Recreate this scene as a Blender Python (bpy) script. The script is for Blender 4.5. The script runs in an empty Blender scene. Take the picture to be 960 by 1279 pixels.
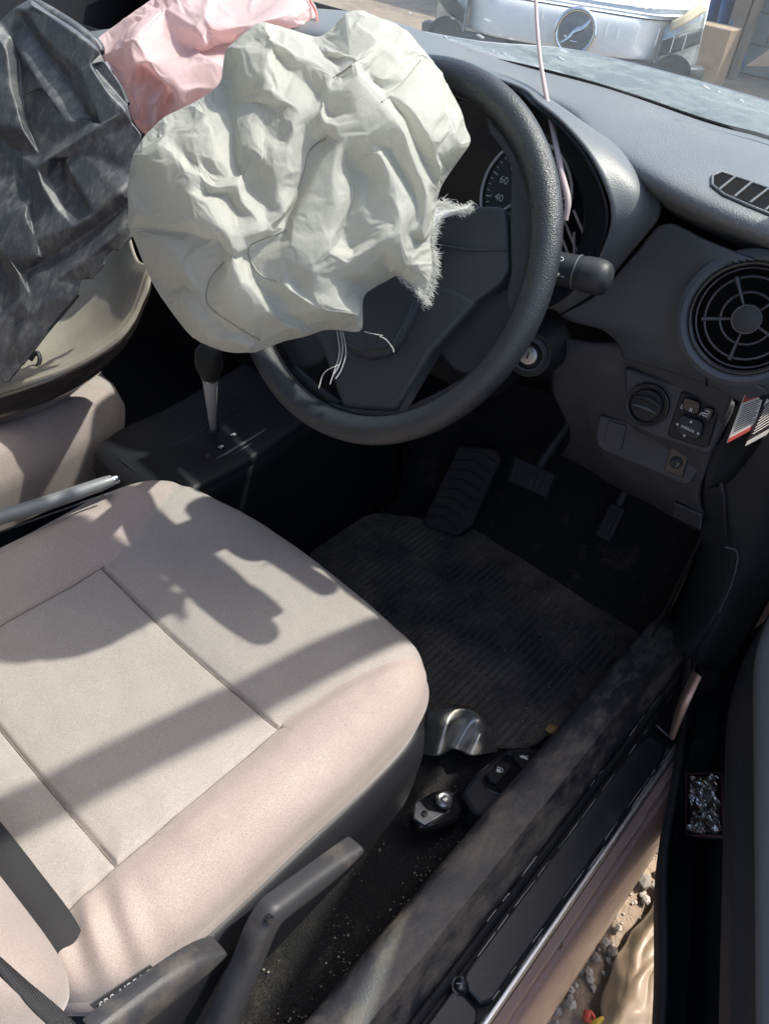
import bpy, bmesh, math, random
import numpy as np
from mathutils import Vector, Matrix, noise
from mathutils.bvhtree import BVHTree
random.seed(7); np.random.seed(7)
sc = bpy.context.scene
PI = math.pi
# ---------------------------------------------------------------- camera
cam = bpy.data.objects.new('camera', bpy.data.cameras.new('camera'))
sc.collection.objects.link(cam); sc.camera = cam
CR, CU, CF = (0.7404,0.6655,0.0945), (-0.4976,0.4482,0.7427), (-0.4519,0.5969,-0.663)
cam.matrix_world = Matrix(((CR[0], CU[0], -CF[0], 0.5016), (CR[1], CU[1], -CF[1], -0.1542), (CR[2], CU[2], -CF[2], 1.0012), (0, 0, 0, 1)))
cam.data.sensor_fit = 'HORIZONTAL'; cam.data.sensor_width = 36; cam.data.lens = 35.9399
cam.data.clip_start = .02; cam.data.clip_end = 400
# ---------------------------------------------------------------- sky, sun, exposure
SUN = Vector((.36, .49, 1.0)).normalized()                 # towards the sun: ahead of the car and to its right
w = bpy.data.worlds.new('World'); sc.world = w; w.use_nodes = True
nt = w.node_tree; sky = nt.nodes.new('ShaderNodeTexSky'); sky.sky_type = 'NISHITA'; sky.sun_disc = False
sky.sun_elevation = math.asin(SUN.z); sky.sun_rotation = math.atan2(SUN.x, SUN.y); sky.dust_density = 3.0; sky.air_density = 1.0; sky.ozone_density = 1.0
nt.links.new(sky.outputs[0], nt.nodes['Background'].inputs[0]); nt.nodes['Background'].inputs[1].default_value = .15
sl = bpy.data.lights.new('sun', 'SUN'); sl.energy = 2.8; sl.angle = math.radians(1.0); sl.color = (1, .94, .85)
so = bpy.data.objects.new('sun', sl); sc.collection.objects.link(so); so.rotation_euler = (-SUN).to_track_quat('-Z', 'Y').to_euler()
so.location = (3, 5, 8)
sc.view_settings.view_transform = 'Standard'; sc.view_settings.look = 'None'; sc.view_settings.exposure = 1.36; sc.view_settings.gamma = 1
sc.cycles.max_bounces = 8; sc.cycles.transparent_max_bounces = 12
# ---------------------------------------------------------------- materials
MATS = {}
def mat(name, col, rough=.5, metal=0, spec=.5, var=0, vscale=9, bump=0, bscale=200, btype='noise', bdist=.001, stretch=(1, 1, 1),
        dust=0, dustcol=(.3, .26, .2), dscale=14, dthr=.5, transl=0, sheen=0, coat=0, alpha=1, bump2=0, b2scale=20, emit=None, speck=0, sscale=1100, sstretch=(1, 1, 1), dstretch=None):
    m = bpy.data.materials.new(name); m.use_nodes = True; MATS[name] = m
    t = m.node_tree; N = t.nodes; L = t.links; b = N['Principled BSDF']; outn = N['Material Output']
    def nd(k, **kw):
        n = N.new(k)
        for a, v in kw.items(): setattr(n, a, v)
        return n
    tc = nd('ShaderNodeTexCoord'); mp = nd('ShaderNodeMapping'); L.new(tc.outputs['Object'], mp.inputs[0])
    mp.inputs['Scale'].default_value = stretch
    b.inputs['Base Color'].default_value = (*col, 1); b.inputs['Roughness'].default_value = rough; b.inputs['Metallic'].default_value = metal
    b.inputs['Specular IOR Level'].default_value = spec
    if sheen: b.inputs['Sheen Weight'].default_value = sheen; b.inputs['Sheen Roughness'].default_value = .4
    if coat: b.inputs['Coat Weight'].default_value = coat; b.inputs['Coat Roughness'].default_value = .06
    if emit: b.inputs['Emission Color'].default_value = (*emit, 1); b.inputs['Emission Strength'].default_value = 1
    def noise_(scale, detail=5, rg=.6, vec=None):
        n = nd('ShaderNodeTexNoise'); n.inputs['Scale'].default_value = scale; n.inputs['Detail'].default_value = detail; n.inputs['Roughness'].default_value = rg
        L.new(vec or tc.outputs['Object'], n.inputs['Vector']); return n
    def mix(fac, a, c):
        n = nd('ShaderNodeMix', data_type='RGBA')
        if isinstance(fac, float): n.inputs[0].default_value = fac
        else: L.new(fac, n.inputs[0])
        for s, v in ((n.inputs[6], a), (n.inputs[7], c)):
            if isinstance(v, tuple): s.default_value = (*v, 1)
            else: L.new(v, s)
        return n.outputs[2]
    colo = tuple(col)
    if var:
        n = noise_(vscale); rp = nd('ShaderNodeMapRange'); rp.inputs[1].default_value = .3; rp.inputs[2].default_value = .7; L.new(n.outputs[0], rp.inputs[0])
        colo = mix(rp.outputs[0], tuple(c * (1 - var) for c in col), tuple(min(1, c * (1 + var)) for c in col))
    if dust:
        dv = None
        if dstretch: md = nd('ShaderNodeMapping'); md.inputs['Scale'].default_value = dstretch; L.new(tc.outputs['Object'], md.inputs[0]); dv = md.outputs[0]
        n = noise_(dscale, 8, .68, dv); n2 = noise_(dscale * .22, 3)
        mu = nd('ShaderNodeMath', operation='MULTIPLY_ADD'); L.new(n.outputs[0], mu.inputs[0]); mu.inputs[1].default_value = .6
        m2 = nd('ShaderNodeMath', operation='MULTIPLY'); L.new(n2.outputs[0], m2.inputs[0]); m2.inputs[1].default_value = .4; L.new(m2.outputs[0], mu.inputs[2])
        rp = nd('ShaderNodeMapRange'); rp.inputs[1].default_value = dthr; rp.inputs[2].default_value = dthr + .18; rp.inputs[4].default_value = dust; L.new(mu.outputs[0], rp.inputs[0])
        colo = mix(rp.outputs[0], colo, tuple(dustcol))
        rr = nd('ShaderNodeMapRange'); rr.inputs[3].default_value = rough; rr.inputs[4].default_value = min(1, rough + .4); L.new(rp.outputs[0], rr.inputs[0]); L.new(rr.outputs[0], b.inputs['Roughness'])
    if speck:
        ms = nd('ShaderNodeMapping'); ms.inputs['Scale'].default_value = sstretch; L.new(tc.outputs['Object'], ms.inputs[0])
        n = noise_(sscale, 2, .7, ms.outputs[0]); rp = nd('ShaderNodeMapRange'); rp.inputs[1].default_value = .3; rp.inputs[2].default_value = .7; rp.inputs[3].default_value = 1 - speck; rp.inputs[4].default_value = 1 + speck; L.new(n.outputs[0], rp.inputs[0])
        vm = nd('ShaderNodeVectorMath', operation='SCALE'); L.new(rp.outputs[0], vm.inputs['Scale'])
        if isinstance(colo, tuple): vm.inputs[0].default_value = colo
        else: L.new(colo, vm.inputs[0])
        colo = vm.outputs[0]
    if not isinstance(colo, tuple): L.new(colo, b.inputs['Base Color'])
    last = None
    if bump2:
        n = noise_(b2scale, 4); bn = nd('ShaderNodeBump'); bn.inputs['Strength'].default_value = bump2; bn.inputs['Distance'].default_value = .01; L.new(n.outputs[0], bn.inputs['Height']); last = bn
    if bump:
        if btype == 'noise': n = noise_(bscale, 3, .6, mp.outputs[0]); h = n.outputs[0]
        elif btype == 'grain':
            n = nd('ShaderNodeTexVoronoi'); n.inputs['Scale'].default_value = bscale; L.new(mp.outputs[0], n.inputs['Vector']); h = n.outputs['Distance']
        elif btype == 'weave':
            a = nd('ShaderNodeTexWave', wave_type='BANDS', bands_direction='X'); c = nd('ShaderNodeTexWave', wave_type='BANDS', bands_direction='Y')
            for q in (a, c): q.inputs['Scale'].default_value = bscale; q.inputs['Distortion'].default_value = .6; L.new(mp.outputs[0], q.inputs['Vector'])
            mm = nd('ShaderNodeMath', operation='MAXIMUM'); L.new(a.outputs['Fac'], mm.inputs[0]); L.new(c.outputs['Fac'], mm.inputs[1]); h = mm.outputs[0]
        elif btype == 'crease':
            n = nd('ShaderNodeTexNoise'); n.inputs['Scale'].default_value = bscale; n.inputs['Detail'].default_value = 2.5; n.inputs['Roughness'].default_value = .5; n.inputs['Distortion'].default_value = .2
            L.new(mp.outputs[0], n.inputs['Vector']); s1 = nd('ShaderNodeMath', operation='SUBTRACT'); L.new(n.outputs[0], s1.inputs[0]); s1.inputs[1].default_value = .5
            ab = nd('ShaderNodeMath', operation='ABSOLUTE'); L.new(s1.outputs[0], ab.inputs[0]); h = ab.outputs[0]
        elif btype == 'lines':
            a = nd('ShaderNodeTexWave', wave_type='BANDS', bands_direction='X'); a.inputs['Scale'].default_value = bscale; L.new(mp.outputs[0], a.inputs['Vector']); h = a.outputs['Fac']
        bn = nd('ShaderNodeBump'); bn.inputs['Strength'].default_value = bump; bn.inputs['Distance'].default_value = bdist; L.new(h, bn.inputs['Height'])
        if last: L.new(last.outputs[0], bn.inputs['Normal'])
        last = bn
    if last: L.new(last.outputs[0], b.inputs['Normal'])
    if transl:
        tr = nd('ShaderNodeBsdfTranslucent'); ms = nd('ShaderNodeMixShader'); ms.inputs[0].default_value = transl
        if isinstance(colo, tuple): tr.inputs[0].default_value = (*colo, 1)
        else: L.new(colo, tr.inputs[0])
        if last: L.new(last.outputs[0], tr.inputs['Normal'])
        L.new(b.outputs[0], ms.inputs[1]); L.new(tr.outputs[0], ms.inputs[2]); L.new(ms.outputs[0], outn.inputs[0])
    return m
def glass_mat(name, tint, film=.0, filmcol=(.5, .5, .5), rough=0.0):
    m = bpy.data.materials.new(name); m.use_nodes = True; t = m.node_tree; N = t.nodes; L = t.links
    for n in list(N):
        if n.type == 'BSDF_PRINCIPLED': N.remove(n)
    outn = N['Material Output']
    tr = N.new('ShaderNodeBsdfTransparent'); tr.inputs[0].default_value = (*tint, 1)
    gl = N.new('ShaderNodeBsdfGlossy'); gl.inputs['Roughness'].default_value = .02 + rough
    lw = N.new('ShaderNodeLayerWeight'); lw.inputs[0].default_value = .5; pw = N.new('ShaderNodeMath'); pw.operation = 'POWER'; L.new(lw.outputs['Facing'], pw.inputs[0]); pw.inputs[1].default_value = 5
    fr = N.new('ShaderNodeMath'); fr.operation = 'MULTIPLY_ADD'; L.new(pw.outputs[0], fr.inputs[0]); fr.inputs[1].default_value = .75; fr.inputs[2].default_value = .045
    ms = N.new('ShaderNodeMixShader'); L.new(fr.outputs[0], ms.inputs[0]); L.new(tr.outputs[0], ms.inputs[1]); L.new(gl.outputs[0], ms.inputs[2])
    last = ms
    if film:
        df = N.new('ShaderNodeBsdfDiffuse'); df.inputs[0].default_value = (*filmcol, 1)
        tc = N.new('ShaderNodeTexCoord'); n = N.new('ShaderNodeTexNoise'); n.inputs['Scale'].default_value = 60; n.inputs['Detail'].default_value = 8; n.inputs['Roughness'].default_value = .75
        L.new(tc.outputs['Object'], n.inputs['Vector']); rp = N.new('ShaderNodeMapRange'); rp.inputs[1].default_value = .35; rp.inputs[2].default_value = .75; rp.inputs[3].default_value = film * .5; rp.inputs[4].default_value = film * 1.6
        L.new(n.outputs[0], rp.inputs[0]); m2 = N.new('ShaderNodeMixShader'); L.new(rp.outputs[0], m2.inputs[0]); L.new(ms.outputs[0], m2.inputs[1]); L.new(df.outputs[0], m2.inputs[2]); last = m2
    L.new(last.outputs[0], outn.inputs[0]); MATS[name] = m
    return m
DUSTC = (.22, .19, .15)
mat('bolster', (.305, .258, .238), .9, sheen=.25, var=.06, vscale=14, bump=.35, bscale=900, bdist=.0006, spec=.2, dust=.25, dustcol=(.25, .195, .17), dscale=9, dthr=.5, speck=.22, sscale=900)
mat('insert', (.315, .286, .266), .92, sheen=.2, var=.05, vscale=12, bump=.5, bscale=420, btype='weave', bdist=.0005, spec=.2, speck=.24, sscale=800, sstretch=(1, 1.6, 1), dust=.2, dustcol=(.27, .23, .20), dscale=7, dthr=.5)
mat('seam_thread', (.15, .125, .11), .9)
mat('dash_pad', (.125, .132, .138), .42, speck=.12, sscale=700, bump=.5, bscale=520, btype='grain', bdist=.0006, var=.08, dust=.35, dustcol=(.2, .19, .17), dscale=10, dthr=.5)
mat('dash_hard', (.070, .077, .090), .48, spec=.4, bump=.25, bscale=900, btype='grain', bdist=.0004, var=.06, dust=.12, dscale=30, dthr=.55)
mat('dash_lower', (.050, .051, .058), .55, spec=.35, bump=.25, bscale=900, btype='grain', bdist=.0004, var=.06, dust=.15, dscale=30, dthr=.55)
mat('hood_soft', (.115, .122, .128), .45, bump=.3, bscale=700, btype='grain', bdist=.0005, var=.05)
mat('black_gloss', (.012, .012, .014), .18, spec=.5)
mat('black_plastic', (.013, .014, .017), .5, spec=.3, var=.1, bump=.15, bscale=700, btype='grain', bdist=.0004)
mat('dark_plastic', (.024, .026, .031), .5, spec=.35, var=.1, bump=.2, bscale=700, btype='grain', bdist=.0004)
mat('grey_plastic', (.10, .105, .115), .5, var=.06, bump=.2, bscale=800, btype='grain', bdist=.0004)
mat('rim_grain', (.022, .024, .028), .4, bump=.55, bscale=800, btype='grain', bdist=.0007, spec=.55)
mat('spoke', (.034, .037, .043), .5, spec=.35, bump=.2, bscale=900, btype='grain', bdist=.0004, var=.05, dust=.1, dscale=60, dthr=.6)
mat('pad_leather', (.026, .029, .037), .55, spec=.35, bump=.6, bscale=520, btype='grain', bdist=.0008)
mat('carpet', (.022, .021, .022), .98, speck=.6, sscale=500, bump=1.0, bscale=420, bdist=.003, spec=.1, dust=.5, dustcol=(.12, .10, .08), dscale=26, dthr=.54)
mat('floor_mat', (.048, .045, .046), .85, speck=.45, sscale=420, bump=.8, bscale=500, bdist=.002, spec=.25, dust=.55, dustcol=(.26, .22, .175), dscale=14, dthr=.425)
mat('rubber', (.022, .022, .024), .6, spec=.35, dust=.25, dustcol=(.1, .09, .08), dscale=40, dthr=.5)
mat('sill_trim', (.030, .031, .035), .45, var=.1, bump=.35, bscale=600, btype='grain', bdist=.0005, dust=.75, dustcol=(.25, .21, .165), dscale=40, dthr=.475, dstretch=(1, .45, 1), speck=.15, sscale=300)
mat('scuff', (.022, .023, .026), .45, var=.1, bump=.2, bscale=600, btype='grain', bdist=.0004, dust=.45, dustcol=(.16, .15, .13), dscale=20, dthr=.54)
mat('mauve_paint', (.50, .345, .295), .34, metal=.15, coat=.4, var=.05, dust=.4, dustcol=(.26, .19, .15), dscale=16, dthr=.52)
mat('alu', (.55, .55, .55), .35, metal=.9, dust=.3, dscale=30)
mat('steel', (.30, .30, .31), .32, metal=.9, var=.2, vscale=30, dust=.35, dustcol=(.12, .1, .08), dscale=35, dthr=.5)
mat('chrome', (.75, .76, .78), .12, metal=1)
mat('silver_print', (.62, .63, .65), .5)
mat('white_print', (.75, .76, .77), .5)
mat('lettering_grey', (.30, .31, .33), .6)
mat('airbag', (.63, .625, .575), .6, transl=.52, spec=.3, var=.035, vscale=18, bump=.35, bscale=34, btype='crease', bdist=.003, bump2=.12, b2scale=70, speck=.04, sscale=900, dust=.25, dustcol=(.42, .41, .37), dscale=14, dthr=.53)
mat('airbag_thread', (.27, .265, .235), .8)
mat('airbag_fray', (.80, .80, .77), .8, transl=.3)
mat('pink_bag', (.86, .66, .64), .38, transl=.5, spec=.4, var=.05, bump=.4, bscale=26, btype='crease', bdist=.004)
mat('pink_trim', (.70, .16, .13), .6)
mat('liner', (.052, .055, .062), .34, spec=.5, var=.25, vscale=7, bump=.25, bscale=520, btype='lines', bdist=.0006, stretch=(1, .4, 1.2), bump2=.06, b2scale=90, dust=.5, dustcol=(.22, .215, .20), dscale=130, dthr=.48, dstretch=(1, .2, .4), speck=.25, sscale=300, sstretch=(1, .15, .5))
mat('bumper_outer', (.05, .042, .038), .16, coat=.8, metal=.3)
mat('bumper_inner', (.27, .245, .20), .5, var=.12, vscale=20, dust=.3, dustcol=(.13, .12, .1), dscale=12, dthr=.5)
mat('belt', (.02, .021, .024), .7, bump=.8, bscale=260, btype='weave', bdist=.001)
mat('gauge_face', (.012, .016, .022), .4)
mat('lens_clear', (.02, .026, .034), .12)
mat('sticker_white', (.6, .58, .54), .6, var=.05)
mat('sticker_red', (.5, .09, .07), .6)
mat('sticker_black', (.03, .03, .03), .5)
mat('lever_grey', (.026, .027, .031), .5, spec=.4, bump=.2, bscale=700, btype='grain', bdist=.0004, var=.08, dust=.25, dscale=25, dthr=.52)
mat('console_black', (.014, .015, .018), .5, spec=.25, var=.1, dust=.2, dustcol=(.06, .055, .05), dscale=30, dthr=.52)
mat('rib', (.075, .07, .07), .8, speck=.4, sscale=420, dust=.4, dustcol=(.15, .13, .11), dscale=14, dthr=.46)
mat('brake_silver', (.20, .205, .21), .45, metal=.2, bump=.2, bscale=500, btype='grain', bdist=.0004)
mat('foil', (.42, .41, .38), .3, metal=.75, var=.25, vscale=30, bump=.4, bscale=40, btype='crease', bdist=.004, dust=.4, dustcol=(.25, .22, .17), dscale=22, dthr=.48)
mat('headliner', (.42, .40, .37), .95)
mat('pillar_trim', (.36, .345, .32), .85, var=.04)
mat('dirt', (.24, .185, .135), .97, var=.25, vscale=6, bump=.8, bscale=60, bdist=.012, dust=.5, dustcol=(.34, .28, .21), dscale=9, dthr=.45)
mat('stone', (.36, .32, .27), .9, var=.25, vscale=40, bump=.4, bscale=150, bdist=.003)
mat('stone_dark', (.20, .175, .15), .9, var=.25, vscale=40, bump=.4, bscale=150, bdist=.003)
mat('brown_plastic', (.33, .25, .17), .42, transl=.25, var=.1, bump=.5, bscale=18, btype='crease', bdist=.008, dust=.3, dustcol=(.35, .28, .2), dscale=9)
mat('van_white', (.90, .90, .88), .5, coat=.1, dust=.2, dustcol=(.55, .52, .46), dscale=6, dthr=.55)
mat('van_black', (.03, .032, .035), .5)
mat('lamp_lens', (.34, .36, .37), .12, metal=.4, var=.4, vscale=20)
mat('amber', (.58, .50, .34), .2)
mat('cowl_plastic', (.10, .125, .13), .6, speck=.3, sscale=300, dust=.7, dustcol=(.24, .28, .275), dscale=40, dthr=.44)
mat('vent_trim', (.05, .054, .062), .45)
mat('shaft_silver', (.62, .62, .64), .28, metal=.45)
mat('dust_line', (.38, .36, .32), .95)
mat('void', (.006, .006, .007), .85, spec=.08)
mat('knob_black', (.012, .012, .013), .6, spec=.2)
mat('tarp', (.06, .19, .42), .45, transl=.2, bump=.6, bscale=7, btype='crease', bdist=.05, var=.15, vscale=6)
mat('timber', (.30, .235, .18), .85, var=.2, vscale=5, bump=.4, bscale=40, bdist=.004, stretch=(8, 8, 1))
mat('block_wall', (.30, .32, .31), .9, var=.15, vscale=3, bump=.5, bscale=40, bdist=.01)
mat('cardboard', (.38, .28, .19), .8, var=.1)
mat('leaf', (.42, .30, .10), .7)
mat('twig', (.20, .13, .08), .9)
mat('crumb', (.34, .30, .24), .9)
mat('wrapper_dark', (.05, .045, .045), .25, metal=.4)
mat('wrapper_foil', (.30, .29, .29), .15, metal=.9, bump=.6, bscale=60, btype='crease', bdist=.006)
mat('wrapper_edge', (.16, .05, .05), .4)
mat('red_petal', (.55, .09, .05), .6)
mat('yellow_petal', (.65, .45, .06), .6)
mat('cord', (.62, .50, .50), .5, transl=.35)
mat('frit', (.06, .075, .08), .5, dust=.8, dustcol=(.25, .31, .31), dscale=45, dthr=.42, speck=.25, sscale=500)
glass_mat('windscreen', (.90, .95, .94), .10, (.62, .70, .69))
glass_mat('window', (.7, .78, .76), .02)
glass_mat('gauge_lens', (.85, .88, .9), 0)
# ---------------------------------------------------------------- helpers
COL = sc.collection
def thing(name, label, cat, loc=(0, 0, 0), group=None, kind=None):
    o = bpy.data.objects.new(name, None); COL.objects.link(o); o.location = loc; o.empty_display_size = .05
    o['label'] = label; o['category'] = cat
    if group: o['group'] = group
    if kind: o['kind'] = kind
    return o
def root_loc(p):
    v = Vector((0, 0, 0))
    while p: v += p.location; p = p.parent
    return v
def obj(name, verts, faces, m, parent=None, smooth=True, label=None, sharp=None):
    off = root_loc(parent) if parent else Vector((0, 0, 0))
    me = bpy.data.meshes.new(name); me.from_pydata((np.array([tuple(v) for v in verts], float) - np.array(off)).tolist(), [], faces); me.validate()
    if len(faces) < 9000:
        bm = bmesh.new(); bm.from_mesh(me); bmesh.ops.recalc_face_normals(bm, faces=bm.faces); bm.to_mesh(me); bm.free()
    me.materials.append(MATS[m] if isinstance(m, str) else m)
    if smooth: me.polygons.foreach_set('use_smooth', [True] * len(me.polygons))
    if sharp is not None: me.set_sharp_from_angle(angle=math.radians(sharp))
    o = bpy.data.objects.new(name, me); COL.objects.link(o)
    if parent: o.parent = parent
    if label: o['label'] = label
    return o
def tag(o, label, cat, group=None, kind=None):
    o['label'] = label
    if cat: o['category'] = cat
    if group: o['group'] = group
    if kind: o['kind'] = kind
    return o
def struct(o, label=None):
    o['kind'] = 'structure'
    if label: o['label'] = label
    return o
def bevel(o, wd, seg=2, ang=35):
    b = o.modifiers.new('bevel', 'BEVEL'); b.width = wd; b.segments = seg; b.limit_method = 'ANGLE'; b.angle_limit = math.radians(ang); b.harden_normals = False; return o
def solid(o, t, off=-1):
    s = o.modifiers.new('solid', 'SOLIDIFY'); s.thickness = t; s.offset = off; return o
def subs(o, n=2):
    s = o.modifiers.new('subsurf', 'SUBSURF'); s.levels = n; s.render_levels = n; return o
def frame(n, up=(0, 0, 1)):
    n = Vector(n).normalized(); u = Vector(up).cross(n)
    if u.length < 1e-4: u = Vector((1, 0, 0)).cross(n)
    u.normalize(); return u, n.cross(u), n
def crom(pts, k, closed=False):
    out = []; n = len(pts); P = [Vector(p) for p in pts]
    for i in range(n if closed else n - 1):
        a = P[(i - 1) % n] if closed or i > 0 else P[0] * 2 - P[1]
        b = P[i]; c = P[(i + 1) % n]; d = P[(i + 2) % n] if closed or i + 2 < n else P[-1] * 2 - P[-2]
        for j in range(k):
            t = j / k; out.append(.5 * ((2 * b) + (c - a) * t + (2 * a - 5 * b + 4 * c - d) * t * t + (3 * b - a - 3 * c + d) * t ** 3))
    if not closed: out.append(P[-1])
    return out
def gridmesh(rows, closed_u=False):
    n = len(rows); m = len(rows[0]); V = [p for r_ in rows for p in r_]; Fc = []
    for i in range(n - 1):
        for j in range(m - (0 if closed_u else 1)):
            Fc.append((i * m + j, i * m + (j + 1) % m, (i + 1) * m + (j + 1) % m, (i + 1) * m + j))
    return V, Fc
def patch(name, rows, m, parent=None, k=6, kv=None, thick=0, closed=False, label=None, sharp=None, off=-1, hole=None):
    kv = kv or k; R1 = [crom(r_, k, closed) for r_ in rows]
    cols = [crom([R1[i][j] for i in range(len(R1))], kv) for j in range(len(R1[0]))]
    rr = [[cols[j][i] for j in range(len(cols))] for i in range(len(cols[0]))]
    V, Fc = gridmesh(rr, closed)
    if hole:
        hc, hn, hr = hole; Fc = [q for q in Fc if min(((V[i] - hc) - hn * (V[i] - hc).dot(hn)).length for i in q) > hr]
    o = obj(name, V, Fc, m, parent, True, label, sharp)
    if thick: solid(o, thick, off)
    return o
def tube(name, pts, rad, m, parent=None, seg=10, k=1, label=None, flat=1.0, caps=True):
    P = crom(pts, k) if k > 1 else [Vector(p) for p in pts]; n = len(P)
    rr = [rad] * n if not hasattr(rad, '__len__') else list(np.interp(np.linspace(0, 1, n), np.linspace(0, 1, len(rad)), rad))
    V = []; Fc = []; u = None
    for i, p in enumerate(P):
        t = (P[min(i + 1, n - 1)] - P[max(i - 1, 0)]).normalized()
        if u is None: u = t.orthogonal().normalized()
        u = (u - t * u.dot(t)).normalized(); v = t.cross(u)
        for j in range(seg):
            a = 2 * PI * j / seg; V.append(p + u * rr[i] * math.cos(a) + v * rr[i] * flat * math.sin(a))
    for i in range(n - 1):
        for j in range(seg): Fc.append((i * seg + j, i * seg + (j + 1) % seg, (i + 1) * seg + (j + 1) % seg, (i + 1) * seg + j))
    if caps: Fc.append(tuple(range(seg))); Fc.append(tuple(range((n - 1) * seg, n * seg)))
    return obj(name, V, Fc, m, parent, True, label, 60)
def lathe(name, prof, c, axis, m, parent=None, seg=32, up=(0, 0, 1), label=None, sharp=40, caps=True):
    u, v, n = frame(axis, up); c = Vector(c); rows = [[c + n * h + (u * math.cos(2 * PI * j / seg) + v * math.sin(2 * PI * j / seg)) * r_ for j in range(seg)] for r_, h in prof]
    V, Fc = gridmesh(rows, True)
    if caps and prof[0][0] > 1e-5: Fc.append(tuple(range(seg)))
    if caps and prof[-1][0] > 1e-5: Fc.append(tuple(range((len(prof) - 1) * seg, len(prof) * seg)))
    return obj(name, V, Fc, m, parent, True, label, sharp)
def plate(name, out, depth, m, parent=None, bev=0, label=None, seg=2, smooth=True):
    """outline of 3-D points, extruded by the vector depth"""
    out = [Vector(p) for p in out]; n = len(out); d = Vector(depth)
    V = out + [p + d for p in out]; Fc = [tuple(range(n)), tuple(range(n, 2 * n))] + [(i, (i + 1) % n, n + (i + 1) % n, n + i) for i in range(n)]
    o = obj(name, V, Fc, m, parent, smooth, label, 30)
    if bev: bevel(o, bev, seg)
    return o
def box(name, c, s, m, parent=None, bev=.003, axes=None, label=None):
    X, Y, Z = axes or (Vector((1, 0, 0)), Vector((0, 1, 0)), Vector((0, 0, 1))); c = Vector(c)
    V = [c + X * (sx * s[0] / 2) + Y * (sy * s[1] / 2) + Z * (sz * s[2] / 2) for sx in (-1, 1) for sy in (-1, 1) for sz in (-1, 1)]
    Fc = [(0, 1, 3, 2), (4, 6, 7, 5), (0, 4, 5, 1), (2, 3, 7, 6), (0, 2, 6, 4), (1, 5, 7, 3)]
    o = obj(name, V, Fc, m, parent, True, label, 30)
    if bev: bevel(o, bev, 2)
    return o
def sweep(name, prof, ys, m, parent=None, fn=None, thick=0, label=None, sharp=35, k=1):
    """(x,z) section swept along the car's length; fn(x,z,y) may bend it"""
    pr = [tuple(p)[:2] for p in (crom([(a, b, 0) for a, b in prof], k) if k > 1 else prof)]
    rows = [[(fn(x, z, y) if fn else (x, y, z)) for x, z in pr] for y in ys]
    V, Fc = gridmesh(rows); o = obj(name, V, Fc, m, parent, True, label, sharp)
    if thick: solid(o, thick, 0)
    return o
def rrect(w_, h_, r_, n=5):
    out = []
    for cx, cy, a0 in ((w_ / 2 - r_, h_ / 2 - r_, 0), (-w_ / 2 + r_, h_ / 2 - r_, 90), (-w_ / 2 + r_, -h_ / 2 + r_, 180), (w_ / 2 - r_, -h_ / 2 + r_, 270)):
        for i in range(n + 1):
            a = math.radians(a0 + 90 * i / n); out.append((cx + r_ * math.cos(a), cy + r_ * math.sin(a)))
    return out
def on(c, ax, pts, h=0):
    X, Y, Z = ax; c = Vector(c); return [c + X * a + Y * b + Z * h for a, b in pts]
def text(name, s, size, c, ax, m, parent, ext=.0002, label=None, shear=0):
    cu = bpy.data.curves.new('lettering', 'FONT'); cu.body = s; cu.size = size; cu.align_x = 'CENTER'; cu.align_y = 'CENTER'; cu.extrude = ext; cu.shear = shear; cu.resolution_u = 3
    t = bpy.data.objects.new('lettering', cu); me = bpy.data.meshes.new_from_object(t)
    X, Y, Z = ax; c = Vector(c) - root_loc(parent)
    me.transform(Matrix(((X.x, Y.x, Z.x, c.x), (X.y, Y.y, Z.y, c.y), (X.z, Y.z, Z.z, c.z), (0, 0, 0, 1))))
    me.materials.clear(); me.materials.append(MATS[m]); bpy.data.objects.remove(t); bpy.data.curves.remove(cu)
    o = bpy.data.objects.new(name, me); COL.objects.link(o); o.parent = parent
    if label: o['label'] = label
    return o
def axes(x, up):
    X = Vector(x).normalized(); Z = X.cross(Vector(up)).normalized(); Y = Z.cross(X); return X, Y, Z
def fbm(p, s, o=3):
    return noise.fractal(Vector(p) * s, 1.0, 2.0, o)
def refine(V, Fc, n):
    V = [np.array(v, float) for v in V]; V = np.array(V); Fc = np.array(Fc)
    for _ in range(n):
        E = np.sort(np.concatenate([Fc[:, [0, 1]], Fc[:, [1, 2]], Fc[:, [2, 0]]]), 1); U, inv = np.unique(E, axis=0, return_inverse=True); inv = inv.reshape(-1)
        M = (V[U[:, 0]] + V[U[:, 1]]) / 2; k = len(V); f = len(Fc); a, b, c = k + inv[:f], k + inv[f:2 * f], k + inv[2 * f:]
        V = np.concatenate([V, M]); Fc = np.concatenate([np.stack([Fc[:, 0], a, c], 1), np.stack([a, Fc[:, 1], b], 1), np.stack([c, b, Fc[:, 2]], 1), np.stack([a, b, c], 1)])
    return V, Fc
def edges_of(Fc):
    E = np.sort(np.concatenate([Fc[:, [0, 1]], Fc[:, [1, 2]], Fc[:, [2, 0]]]), 1); return np.unique(E, axis=0, return_counts=True)
def gather(U, V, n):
    return np.stack([np.bincount(U[:, 0], V[U[:, 1], k], n) + np.bincount(U[:, 1], V[U[:, 0], k], n) for k in range(3)], 1)
def relax(V, Fc, it, lam=.5):
    U, cnt = edges_of(Fc); n = len(V); bnd = np.zeros(n, bool); be = U[cnt == 1]; bnd[be.ravel()] = True
    deg = np.bincount(U.ravel(), minlength=n).astype(float); deg[deg == 0] = 1
    bd = np.bincount(be.ravel(), minlength=n).astype(float); bd[bd == 0] = 1
    for _ in range(it):
        S = gather(U, V, n); B = gather(be, V, n)
        T = np.where(bnd[:, None], B / bd[:, None], S / deg[:, None]); V = V + lam * (T - V)
    return V, bnd
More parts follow.
